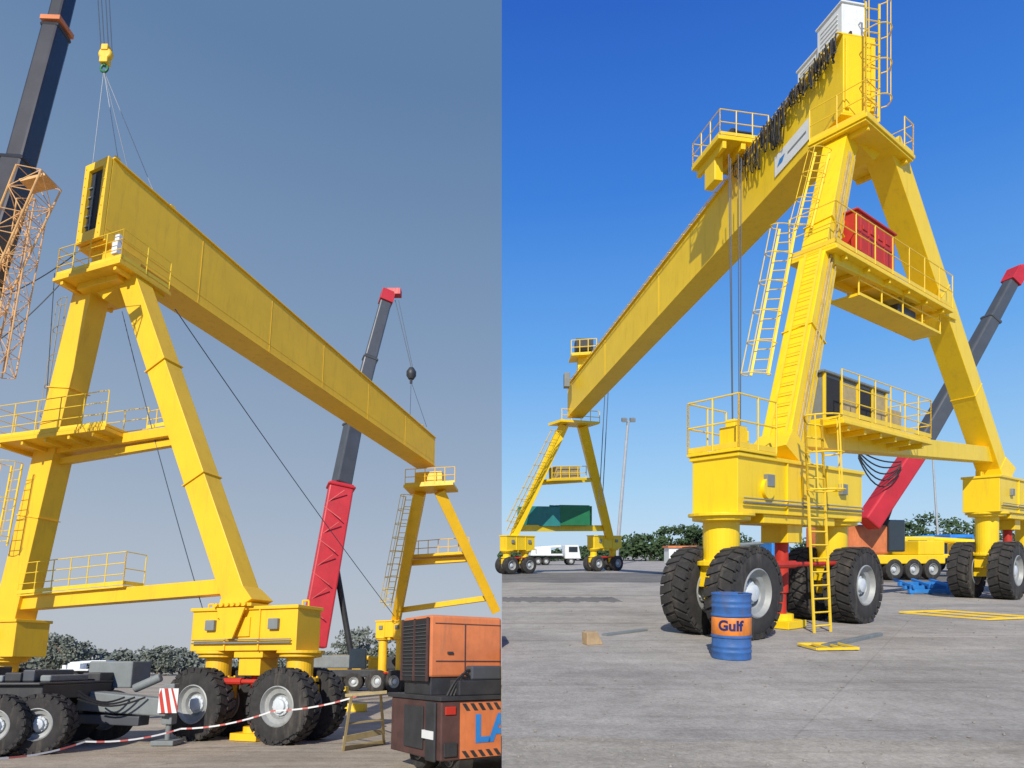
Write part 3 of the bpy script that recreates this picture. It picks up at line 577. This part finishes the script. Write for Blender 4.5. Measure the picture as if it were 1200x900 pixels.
for a,b,w_ in ((lb,lt,.68),(kb,kt,.9)):
    for k in (.35,.7): m=MB(); p=a.lerp(b,k); d=(b-a).normalized(); m.beam(p-d*.012,p+d*.012,w_+.04,.63,ul); m.build('splice_flange',Y,root)
c=V((lb.x,lb.y,0)); c2=c+ul*.45; m=MB(); m.add([c2-tl*.4+Z*zt,c2+tl*.4+Z*zt,c2+tl*.1+Z*(zt-.7),c2-tl*.1+Z*(zt-.7),c2-tl*.4+Z*zt+ul*.04,c2+tl*.4+Z*zt+ul*.04,c2+tl*.1+Z*(zt-.7)+ul*.04,c2-tl*.1+Z*(zt-.7)+ul*.04],[(0,1,2,3),(4,7,6,5),(0,4,5,1),(1,5,6,2),(2,6,7,3),(3,7,4,0)]); m.build('gusset',Y,root)
m=MB()
for k in range(6): p=c+ul*.42+tl*(-.4+.16*k)+Z*(zt+.07); m.tube(p,p+ul*.1,.04,8)
m.slab(c-tl*.55,c+tl*.55,ul,.46,zt+.03,zt+.1); m.build('bolted_flange',Y,root)
def onl(a,b,py_):
    best=None
    for i in range(201):
        p=a.lerp(b,i/200); w_=RT.transposed()@(p-CAM); yy=HY-w_.z/w_.y*F
        if best is None or abs(yy-py_)<best[0]: best=(abs(yy-py_),p)
    return best[1]
p0=onl(kb,kt,708); p1=onl(lb,lt,686); m=MB(); m.beam(p0,p1,.38,.36); m.beam(p1-tl*.25,p1,.48,.5); m.build('sill_beam',Y,root,.012)
q0=p0.lerp(p1,.05)+Z*.22;q1=p0.lerp(p1,.56)+Z*.22; m=MB(); railing(m,[q0+ul*.3,q1+ul*.3],.85,.7,.014,3); m.beam(q0-Z*.03,q1-Z*.03,.6,.04); railing(m,[q1-ul*.3,q1+ul*.3],.85,.8,.014,2); m.build('railing',YS,root)
p0=onl(kb,kt,530); p1=onl(lb,lt,506); m=MB(); m.beam(p0,p1,.42,.26); m.build('cross_beam',Y,root,.012)
m=MB(); m.beam(p0-Z*.32+tl*.3,p1-Z*.25,.16,.18); m.build('brace',Y,root,.01)
q0=L(14,526,17.3); q1=L(148,506,16.2); q1.z=q0.z=(q0.z+q1.z)/2+.02; m=MB(); m.beam(q0,q1,1.25,.08); m.beam(q0-Z*.1,q1-Z*.1,1.3,.1)
for k in range(5): p=q0.lerp(q1,(k+.5)/5)-Z*.2; m.beam(p-ul*.6,p+ul*.6,.08,.12)
m.build('platform',Y,root,.01)
m=MB(); railing(m,[q1-ul*.6,q0-ul*.6,q0+ul*.6,q1+ul*.6],.95,.75,.014,3); m.build('railing',YS,root)
m=MB(); q2=L(172,503,16.2);q3=L(193,499,16.0); railing(m,[q2,q3],.5,.4,.014,2); m.build('railing',YS,root)
ac=(lt+kt)/2; za=ac.z
A0=V((ac.x,ac.y,0)); m=MB(); m.slab(A0-tl*.78,A0+tl*.78,ul,.5,za-.3,za+.3); m.slab(A0-tl*.45,A0+tl*.45,ul,.42,za+.3,za+.95); m.build('saddle',Y,root,.02)
m=MB(); zpp=za+.02; m.slab(A0-tl*1.25,A0+tl*1.2,ul,.8,zpp-.05,zpp+.04); m.slab(A0-tl*1.29,A0+tl*1.24,ul,.84,zpp-.15,zpp-.05)
for k in (-1.0,1.0): m.slab(A0+tl*(k-.05),A0+tl*(k+.05),ul,.78,zpp-.27,zpp-.15)
m.build('apex_platform',Y,root,.01)
A=V((ac.x,ac.y,zpp+.04)); m=MB(); railing(m,[A-tl*1.25-ul*.78,A-tl*1.25+ul*.78,A+tl*1.2+ul*.78,A+tl*1.2-ul*.78],.85,.65,.014,3); m.build('railing',YS,root)
m=MB(); m.add([lt+ul*.25,kt+ul*.25,ac-Z*.6+ul*.25,lt-ul*.25,kt-ul*.25,ac-Z*.6-ul*.25],[(0,1,2),(3,5,4),(0,2,5,3),(1,4,5,2),(0,3,4,1)]); m.build('gusset',Y,root)
# girder
NT=L(133,186,15.9); NB=L(141,280,15.9); NB.x=NT.x; FT=L(510,514,33); FB=L(510,546,33); FB.x=FT.x
gd=FT-NT; gd.z=0; gd.normalize(); gp=V((-gd.y,gd.x,0))
if gp.x>0: gp=-gp
GW=1.0
m=MB(); m.box8([NB,NB+gp*GW,FB+gp*GW,FB,NT,NT+gp*GW,FT+gp*GW,FT])
c4=(NT-gp*.07,NT+gp*(GW+.07),FT+gp*(GW+.07),FT-gp*.07); m.box8(list(c4)+[x+Z*.05 for x in c4])
c4=(NB-gp*.06,NB+gp*(GW+.06),FB+gp*(GW+.06),FB-gp*.06); m.box8([x-Z*.05 for x in c4]+list(c4))
gird=m.build('main_girder',Y,root,.012)
c=(NT+NB)/2+gp*GW/2-gd*.01; hh=(NT-NB).length/2; e=MB()
e.box(c+gp*.40-gd*.06,gp*.10,gd*.06,Z*hh); e.box(c-gp*.40-gd*.06,gp*.10,gd*.06,Z*hh); e.box(c+Z*(hh-.12)-gd*.06,gp*.32,gd*.058,Z*.12); e.box(c-Z*(hh-.16)-gd*.06,gp*.32,gd*.058,Z*.16)
for k in range(9):
    for sg in (-1,1): e.tube(c+gp*.42*sg+Z*(-hh+.15+k*(2*hh-.3)/8)-gd*.12,c+gp*.42*sg+Z*(-hh+.15+k*(2*hh-.3)/8)-gd*.145,.02,6)
e.build('end_frame',Y,gird,.008)
e=MB(); e.box(c-gd*.015-Z*.02,gp*.31,gd*.012,Z*(hh-.2)); e.build('end_shade_plate',DARK,gird)  # dark plate painting the shade inside the open girder end
e=MB(); e.beam(c+gp*.1-gd*.05-Z*(hh-.35),c+gp*.1-gd*.05+Z*(hh-.35),.04,.03); 
for k in range(5): e.box(c+gp*.2-gd*.05+Z*(-.7+.3*k),gp*.12,gd*.02,Z*.015)
e.build('inner_bracket',GREY,gird)
for k in (.17,.34,.5,.67,.84):
    e=MB(); e.beam(NB.lerp(FB,k)-gp*.004,NT.lerp(FT,k)-gp*.004,.018,.008,gp); e.build('weld_seam',Y,gird)
e=MB(); e.beam(NB.lerp(NT,.14)-gp*.004,FB.lerp(FT,.14)-gp*.004,.008,.018); e.build('weld_seam',Y,gird)
for g_ in (.22,.78): e=MB(); e.beam(NT+gp*g_+Z*.09,FT+gp*g_+Z*.09,.06,.08); e.build('trolley_rail',TAN,gird)
for s_ in (.0,.10,.93):
    for g_ in (.12,.85): e=MB(); p=NT.lerp(FT,s_+.01)+gp*g_+Z*.06; e.box(p+Z*.09,gd*.08,gp*.02,Z*.11); e.build('lifting_lug',YL,gird)
m=MB(); p=A+tl*.75+ul*.6; m.box(p+Z*.5,tl*.1,ul*.08,Z*.2); m.box(p+Z*.78+tl*.05,tl*.08,ul*.07,Z*.1); m.build('motor_unit',WHT,root,.02)
m=MB(); l0=L(2,640,17.0); l1=L(20,545,16.9); ladder(m,l0,l1,tl,.42,.28,.016,.3,ul,.1); m.build('caged_ladder',YS,root)
m=MB(); l0=L(56,500,17.3); l1=L(78,352,17.2); ladder(m,l0,l1,tl*.6+ul*.4,.35,.28,.014,.26,-tl,.1); m.build('caged_ladder',TAN,root)
a1=L(464,728,40); a2=L(492,578,33.5); b1=L(581,716,37); b2=L(515,576,33.2)
for a,b in ((a1,a2),(b1,b2)):
    m=MB(); m.beam(a,b,.5,.5,V((0,-1,0)),.58,.5); m.build('leg',Y,root,.01,clip=True)
m=MB(); m.beam(L(480,660,37.5),L(552,655,35.8),.35,.28); m.build('sill_beam',Y,root)
m=MB(); m.beam(L(470,715,39.5),L(578,700,37),.3,.3); m.build('sill_beam',Y,root)
m=MB(); p0=L(480,656,37.5)+Z*.1;p1=L(550,652,35.8)+Z*.1; m.beam(p0,p1,1.2,.1); railing(m,[p0+V((0,-.5,0)),p1+V((0,-.5,0))],.9,.7,.025); m.build('platform',Y,root)
m=MB(); p0=L(477,574,33.3);p1=L(534,571,33.0); m.beam(p0,p1,1.5,.14); m.beam(p0.lerp(p1,.2)+Z*.4,p0.lerp(p1,.75)+Z*.4,.9,.8); railing(m,[p0+V((0,-.75,.05)),p1+V((0,-.75,.05))],.85,.5,.022); m.build('apex_platform',Y,root)
m=MB(); ladder(m,L(454,712,38),L(480,582,33.5),V((1,0,0)),.4,.4,.028,.36,V((-.5,-1,0)),.05); m.build('caged_ladder',YS,root)
ff=V((b1.x-a1.x,b1.y-a1.y,0)).normalized(); fu=V((ff.y,-ff.x,0)); c=LX(456,40); zt2=L(456,728,40).z; bogie(root,c-ff*.5,c+ff*.8,ff,fu,zt2-1.0,zt2,.7,.4,.4,Y,lug=0,jack=False,e0=.3,e1=.4,w=.8)
# hook block + slings
hk=L(124,66,16.0)
hb=thing('hook_block',hk,'small yellow and green crane hook block hanging in the sky above the left girder','hook block')
m=MB(); m.lathe(hk+Z*.05,V((0,1,0)),[(.001,-.09),(.16,-.09),(.2,-.05),(.2,.05),(.16,.09),(.001,.09)],20); m.box(hk+Z*.22,V((.1,0,0)),V((0,.12,0)),Z*.1); m.box(hk-Z*.18,V((.12,0,0)),V((0,.1,0)),Z*.1); m.build('sheave_housing',YL,hb,.02)
m=MB(); pp=[hk+V((.1*math.sin(a)*1.0,0,-.42-.12*math.cos(a))) for a in [(-2.6+.4*i) for i in range(13)]]; m.path(pp,.035,8); m.tube(hk-Z*.25,hk-Z*.34,.05,8); m.build('hook',GREEN,hb,0,True)
for dx in (-.16,-.06,.06,.16): m=MB(); m.tube(hk+V((dx,0,.2)),L(119,-40,16.0)+V((dx*1.1,0,0)),.014,5); m.build('hoist_rope',ROPE,hb)
hkb=hk-Z*.5
for tgt,lab in ((NT+gp*.9,'thin wire sling from hook to left girder end, leftmost of four'),(NT.lerp(FT,.012)+gp*.12,'thin wire sling from hook to the near upper corner of the left girder end'),(NT.lerp(FT,.07)+gp*.85,'thin wire sling from hook to left girder, second from the right of four'),(NT.lerp(FT,.075)+gp*.12,'thin wire sling from hook to left girder, rightmost of four')):
    m=MB(); m.tube(hkb,tgt+Z*.15,.011,5); solo('lifting_sling',m,LAMPM,lab,'sling')
def rope(a,b,label,r=.014):
    m=MB(); n=12; pts=[a.lerp(b,i/n)-Z*(.15*(1-((i-n/2)/(n/2))**2)) for i in range(n+1)]; m.path(pts,r,5); solo('guy_rope',m,ROPE,label,'rope')
rope(L(205,362,17.0),L(462,722,30),'long thin rope running from under the left girder down to the far legs',.016)
rope(L(143,365,16.2),L(240,722,15.5),'thin dark rope hanging between the two legs of the left gantry',.012)
rope(L(-10,352,16.5),L(88,298,16.5),'thin dark rope tied to the apex platform from the left, upper one',.016)
rope(L(-10,405,16.5),L(80,322,16.5),'thin dark rope tied to the apex platform from the left, lower one',.016)
rope(L(64,320,16.8),L(38,742,18),'thin dark rope hanging down in front of the left leg',.012)
m=MB(); lattice(m,L(46,208,13),L(-8,330,13),.62,.5,V((0,-1,.2)),5,.02); lattice(m,L(-8,330,13),L(-45,470,13),.5,.5,V((0,-1,.2)),5,.02); lattice(m,L(38,240,13.3),L(4,440,13.3),.42,.3,V((0,-1,.2)),9,.015)
m.box(L(45,215,13),V((.28,0,.08)),V((0,.2,0)),V((-.02,0,.03)))
solo('lattice_boom',m,ORL,'orange lattice boom at the left edge beside the black boom','lattice boom')
# left mobile crane with black boom
b0=LGd(30,880); ca=thing('mobile_crane',b0,'dark mobile crane at the left edge with a thick black telescopic boom','mobile crane')
def bs(p0,p1,w_,wm):
    m=MB(); m.beam(p0,p1,w_*.9,w_,V((0,-1,0))); d=(p1-p0).normalized(); m.beam(p1-d*.12,p1,w_*1.03,w_*1.08,V((0,-1,0))); m.build('boom_section',wm,ca,.07)
bs(L(-120,640,13.6),L(24,192,14),.62,BOOMB); bs(L(24,192,14),L(66,36,14.1),.50,BOOMB); bs(L(66,36,14.1),L(92,-70,14.2),.40,BOOMB)
m=MB(); m.beam(L(66.5,34,14.1),L(67.5,29,14.1),.52,.56,V((0,-1,0))); m.build('boom_collar',ORA,ca,.01)
yd=V((-.12,1,0)).normalized()
for c in (LX(8,12.3),LX(57,12.6),LX(-60,12.0)):
    wheel(ca,V((c.x,c.y,.56)),yd*-1,.56,.38,22); wheel(ca,V((c.x,c.y+2.1,.56)),yd,.56,.38,0)
c0=LX(-160,13.0);c1=LX(97,13.6); m=MB(); m.slab(c0,c1,V((0,1,0)),1.1,1.0,1.28); m.slab(c0,c1,V((0,1,0)),1.2,1.28,1.33)
m.build('chassis',BLK,ca,.02)
for k in range(7): p=c0.lerp(c1,.42+.08*k); hh_=random.uniform(.1,.32); m=MB(); m.slab(p,p+V((random.uniform(.18,.34),0,0)),V((0,1,0)),.6,1.335,1.335+hh_); m.build('deck_box',(GREY,BLK,DGREY)[k%3],ca,.03)
m=MB(); d0=LX(104,14.2);d1=LX(205,13.9); m.beam(d0+Z*.92,d1+Z*.78,.42,.42,Z,.34,.36); m.build('outrigger_beam',GREY,ca,.03)
m=MB(); m.beam(d0+Z*.55-V((.3,0,0)),LX(175,14)+Z*.5,.36,.2); m.build('outrigger_base',DGREY,ca,.02)
m=MB(); m.box(LX(204,14)+Z*.85,V((.11,0,0)),V((0,.12,0)),Z*.42); m.tube(LX(204,14)+Z*.1,LX(204,14)+Z*.5,.06,10); m.box(LX(204,14)+Z*.06,V((.24,0,0)),V((0,.24,0)),Z*.05); m.build('outrigger_jack',GREY,ca,.02)
m=MB(); m.box(LX(142,15.2)+Z*1.45,V((.5,0,0)),V((0,.4,0)),Z*.3); m.tube(LX(160,14.4)+Z*1.15,LX(190,14.4)+Z*1.4,.1,10); m.build('counterweight',GREY,ca,.05)
m=MB(); m.box(LX(118,14.6)+Z*1.3,V((.2,0,0)),V((0,.3,0)),Z*.2); m.build('valve_block',BLK,ca,.03)
for k in range(3):
    m=MB(); a_=LX(95,13.2)+Z*(1.15-.08*k); b_=LX(150+12*k,13.7)+Z*1.0; m.path([a_.lerp(b_,i/8)-Z*.16*math.sin(math.pi*i/8) for i in range(9)],.02,6); m.build('hose',CABLE,ca)
m=MB(); c=LX(201,13.7)+Z*.93; m.box(c,V((.2,0,0)),V((0,.012,0)),Z*.25); wp=m.build('warning_plate',WHT,ca)
for k in (-1,0,1):
    x0=k*.14; m=MB(); m.add([c+V((max(-.2,x0-.10),-.015,.25 if k>-1 else .12)),c+V((x0-.02 if k<1 else .08,-.015,.25)),c+V((min(.2,x0+.10),-.015,-.25 if k<1 else -.1)),c+V((x0+.02 if k<1 else .2,-.015,-.25))],[(0,1,2,3)]); m.build('warning_stripe',RED,wp)
pts=[]; key=[L(a,b_,d) for a,b_,d in [(-20,889,10.5),(100,869,12),(212,854,12.8),(320,833,12.8),(432,811,12.6)]]
for a,b in zip(key[:-1],key[1:]):
    for i in range(8): s_=i/8; pts.append(a.lerp(b,s_)-Z*.08*(1-(2*s_-1)**2))
m=MB()
for a,b in zip(pts[:-1],pts[1:]): m.beam(a,b,.005,.03)
solo('barrier_tape',m,TAPE,'red and white barrier tape strung low in front of the left gantry wheels','barrier tape')
m=MB(); q=[LGd(402,880),LGd(450,872),LGd(398,868),LGd(446,858)]; t1=L(412,815,12.3);t2=L(446,811,12.5)
m.beam(q[0],t1,.05,.04);m.beam(q[1],t2,.05,.04);m.beam(q[2]+V((0,.5,0)),t1,.04,.04);m.beam(q[3]+V((0,.5,0)),t2,.04,.04);m.beam(t1-V((.12,0,0)),t2+V((.12,0,0)),.04,.06)
m.beam(q[0]+Z*.05,q[1]+Z*.05,.08,.08);m.beam(q[0]+Z*.22,q[1]+Z*.27,.04,.12);m.beam(q[0].lerp(t1,.5),q[1].lerp(t2,.5),.03,.04)
solo('trestle',m,TAN,'tan metal trestle left of the orange machine','trestle',bevel=.004)
m=MB(); c=LX(402,24); m.box(c+Z*.5,V((.2,0,0)),V((0,.25,0)),Z*.4); m.box(c+Z*.15+V((.4,0,0)),V((.5,0,0)),V((0,.25,0)),Z*.15); solo('equipment_box',m,YS,'small yellow box on the sand behind the right gantry tyre','box',bevel=.03)
pts=[L(366,758,42),L(400,568,42.5),L(414,498,43),L(434,420,43.4),L(453,350,43.8)]
mc=mobile_crane(L,V((L(392,780,42).x,43.5,0)),V((1,.15,0)),'mobile crane with a red and grey boom rising behind the left gantry',pts,[1.7,1.15,1.0,.88],[REDB,REDB,DGREY,BLK,GREY])
for k in range(8): p=pts[0].lerp(pts[1],.2+k*.1); m=MB(); sg=1 if k%2 else -1; m.beam(p+V((-.6,-.88,-.45*sg)),p+V((.6,-.88,.45*sg)),.05,.06); m.build('boom_bracing',REDB,mc)
hk2=L(482,438,43.8); m=MB(); m.lathe(hk2,Z,[(.001,.5),(.18,.45),(.36,.15),(.36,-.15),(.2,-.42),(.001,-.5)],16); m.tube(hk2-Z*.4,hk2-Z*.75,.1,8); m.build('hook_ball',BLK,mc,0,True)
tp=L(463,352,43.8)
for a,b,r_ in ((tp,hk2+Z*.4,.03),(tp+V((.25,0,0)),hk2+Z*.4+V((.1,0,0)),.025),(hk2-Z*.6,L(500,500,40),.018),(hk2-Z*.6,L(480,505,40),.018)): m=MB(); m.tube(a,b,r_,5); m.build('hoist_rope',ROPE,mc)
truck(LX(424,52),V((-1,.1,0)),YL,'yellow truck parked behind the red boom in the sandy yard',5.5)
truck(LX(105,75),V((1,.1,0)),WHT,'white truck in the haze behind the outrigger on the left',5,s=.9)
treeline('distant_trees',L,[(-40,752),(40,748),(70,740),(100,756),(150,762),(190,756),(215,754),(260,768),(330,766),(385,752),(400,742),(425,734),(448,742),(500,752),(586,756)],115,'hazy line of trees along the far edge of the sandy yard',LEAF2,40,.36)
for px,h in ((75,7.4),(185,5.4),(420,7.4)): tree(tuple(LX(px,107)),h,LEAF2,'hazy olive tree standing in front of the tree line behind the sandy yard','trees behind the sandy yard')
# ---------------------------------------------------------------- orange machine
om=thing('engine_unit',LX(520,9.8),'weathered orange machine with louvred grill and hazard stripes at lower centre','machine')
cz=LX(518,9.7); av=V((-.56,.83,0)).normalized(); bv=V((.83,.56,0)).normalized()
def zat(py,c): return L(521,py,c.y).z
z0=max(.18,zat(893,cz)); z1=zat(822,cz)
def blk(m,c,al,bl,za,zb_,a0=0,b0=0):
    p=[c+av*a0+bv*b0,c+av*a0+bv*bl,c+av*al+bv*bl,c+av*al+bv*b0]; m.box8([V((x.x,x.y,za)) for x in p]+[V((x.x,x.y,zb_)) for x in p])
m=MB(); blk(m,cz,1.75,2.5,z0,z1); m.build('lower_body',MAR,om,.02,clip=True)
m=MB(); blk(m,cz,1.85,2.5,z1+.002,z1+.07,-.03,-.03); m.build('deck_plate',BLK,om,.01,clip=True)
m=MB(); blk(m,cz,1.2,.0,z0+.12,z1-.1,.55,-.03); m.build('side_panel',BLK,om,.01,clip=True)
m=MB(); blk(m,cz,.42,.0,z0-.02,z1-.02,.12,-.05); m.build('bumper_post',BLK,om,.02,clip=True)
c3=LX(504,10.1); z3=L(505,720,10.1).z; al=1.0
m=MB(); blk(m,c3,al,2.5,z1+.34,z3); m.build('engine_cover',ORA,om,.04,clip=True)
m=MB(); blk(m,c3,al-.02,2.5,z1+.07,z1+.345,.04,.04); m.build('under_frame',BLK,om,.01,clip=True)
m=MB(); blk(m,cz,.3,2.5,z1+.07,z1+.30,.0,.30); m.build('step_box',BLK,om,.02,clip=True)
m=MB(); blk(m,cz,.25,1.6,z1+.30,z1+.52,.05,.55); m.build('battery_box',DGREY,om,.03,clip=True)
for k in range(3):
    m=MB(); pp=[cz+bv*(.15+.06*k)+av*.1+Z*(z1+.07)+bv*(.4*i/8)+Z*(.28+.05*k)*math.sin(math.pi*min(1,i/8)*.8) for i in range(9)]; m.path(pp,.022,6); m.build('hose',CABLE,om,clip=True)
m=MB(); blk(m,c3,al-.03,0,z1+.28,z3-.05,.03,-.02); gr=m.build('grill',DARK,om,clip=True)
for k in range(15): m=MB(); zz=z1+.36+k*(z3-z1-.46)/15; blk(m,c3,al-.07,-.02,zz,zz+.012,.07,-.035); m.build('louvre',DGREY,gr,clip=True)
for x0,x1 in ((.02,.07),(al-.07,al-.02),(al*.48,al*.52)): m=MB(); blk(m,c3,x1,-.02,z1+.28,z3-.04,x0,-.045); m.build('grill_frame',MAR,gr,clip=True)
for (bb0,bb1,za_,zb_) in ((.1,1.6,z1+.58,z1+.60),(.08,1.6,z3-.14,z3-.125),(.62,.64,z1+.4,z3-.14)): m=MB(); blk(m,c3,0,bb1,za_,zb_,-.008,bb0); m.build('panel_seam',MAR,om,clip=True)
m=MB(); blk(m,c3,0,.4,z1+.7,z1+.74,-.03,.3); m.build('handle',BLK,om,.005,clip=True)
m=MB(); blk(m,cz,-.0,2.2,z0+.02,z1-.03,-.02,.32); hz=m.build('hazard_panel',ORA,om,clip=True)
for k in range(9):
    for (hi,lo) in ((z1-.04,z1-.15),(z0+.13,z0+.03)):
        x=.34+.14*k; p=[cz+bv*x,cz+bv*(x+.07),cz+bv*(x+.15),cz+bv*(x+.08)]; m=MB(); m.add([V((q.x,q.y,z_))-av*.024 for q,z_ in zip(p,(hi,hi,lo,lo))],[(0,1,2,3)]); m.build('hazard_stripe',BLK,hz,clip=True)
lt_=text_faces('LA',.56,lambda x,y:(cz+bv*(.88+x)-av*.03+Z*((z0+z1)/2-.01+y)),.02); lt_.build('lettering',BLUE2,hz,clip=True)
m=MB(); blk(m,cz,.50,0,z0+.3,z0+.42,.14,-.06); m.build('number_plate',WHT,om)
m=MB(); blk(m,cz,.0,.24,z1-.2,z1-.08,-.025,.06); m.build('tail_light',RED,om,.01)
m=MB(); blk(m,cz,.0,.26,z0+.06,z0+.26,-.035,.04); m.build('step_plate',BLK,om,.01)
c=cz+av*1.15+bv*.35; wheel(om,V((c.x,c.y,.35)),bv,.35,.3,0,clip=True)
c=cz+av*.3+bv*.45; wheel(om,V((c.x,c.y,.3)),bv,.3,.3,0,clip=True)
# ---------------------------------------------------------------- tilt the left yard
bpy.context.view_layer.update()
for o in LEFT: o.matrix_world=TL@o.matrix_basis
SIDE[0]='R'
# ---------------------------------------------------------------- camera
cd=bpy.data.cameras.new('camera'); cd.sensor_width=36; cd.lens=F/1200*36; cd.shift_x=.01; cd.shift_y=195/1200; cd.clip_end=6000
co=bpy.data.objects.new('camera',cd); co.location=CAM; co.rotation_euler=(math.pi/2,0,0); C.objects.link(co); bpy.context.scene.camera=co
# ---------------------------------------------------------------- light
el=math.radians(38); hx,hy=-.25,-.97; n_=math.hypot(hx,hy); S=V((hx/n_*math.cos(el),hy/n_*math.cos(el),math.sin(el)))
sl=bpy.data.lights.new('sun','SUN'); sl.energy=4.4; sl.angle=math.radians(.5); sl.color=(1,.95,.86); so=bpy.data.objects.new('sun',sl); so.rotation_euler=S.to_track_quat('Z','Y').to_euler(); so.location=(0,-10,40); C.objects.link(so)
W=bpy.data.worlds.new('World'); bpy.context.scene.world=W; W.use_nodes=True; nt_=W.node_tree; N=nt_.nodes; K=nt_.links; N.clear()
out=N.new('ShaderNodeOutputWorld'); bg=N.new('ShaderNodeBackground'); bg.inputs['Strength'].default_value=.1; K.new(bg.outputs[0],out.inputs[0])
tc=N.new('ShaderNodeTexCoord')
rot=N.new('ShaderNodeVectorRotate'); rot.rotation_type='X_AXIS'; rot.inputs['Angle'].default_value=TA; K.new(tc.outputs['Generated'],rot.inputs['Vector'])
def skyside(vec,stops,dust):
    s=N.new('ShaderNodeTexSky'); s.sky_type='NISHITA'; s.sun_disc=False; s.sun_elevation=el; s.sun_rotation=math.atan2(hx,hy); s.dust_density=dust; s.air_density=1.2; s.ozone_density=2; K.new(vec,s.inputs['Vector'])
    sp=N.new('ShaderNodeSeparateXYZ'); K.new(vec,sp.inputs[0]); cr=N.new('ShaderNodeValToRGB'); r=cr.color_ramp
    while len(r.elements)<len(stops): r.elements.new(.5)
    for e,(p,c) in zip(r.elements,stops): e.position=p; e.color=(*srgb(*c),1)
    K.new(sp.outputs['Z'],cr.inputs['Fac']); mu=N.new('ShaderNodeVectorMath'); mu.operation='SCALE'; mu.inputs['Scale'].default_value=10.6; K.new(cr.outputs['Color'],mu.inputs[0])
    mx=N.new('ShaderNodeMixRGB'); mx.inputs['Fac'].default_value=.9; K.new(s.outputs['Color'],mx.inputs['Color1']); K.new(mu.outputs['Vector'],mx.inputs['Color2']); return mx.outputs['Color']
cl=skyside(rot.outputs['Vector'],[(0,(186,191,200)),(.12,(174,184,198)),(.3,(150,168,191)),(.5,(124,150,182)),(.72,(96,127,166))],2.0)
cr_=skyside(tc.outputs['Generated'],[(0,(186,214,238)),(.10,(156,200,238)),(.28,(100,166,234)),(.48,(56,126,218)),(.72,(28,82,186))],.6)
sx=N.new('ShaderNodeSeparateXYZ'); K.new(tc.outputs['Generated'],sx.inputs[0]); gt=N.new('ShaderNodeMath'); gt.operation='GREATER_THAN'; gt.inputs[1].default_value=0; K.new(sx.outputs['X'],gt.inputs[0])
mx=N.new('ShaderNodeMixRGB'); K.new(gt.outputs[0],mx.inputs['Fac']); K.new(cl,mx.inputs['Color1']); K.new(cr_,mx.inputs['Color2']); K.new(mx.outputs['Color'],bg.inputs['Color'])
sc_=bpy.context.scene; sc_.view_settings.view_transform='Standard'; sc_.view_settings.look='None'; sc_.view_settings.exposure=0
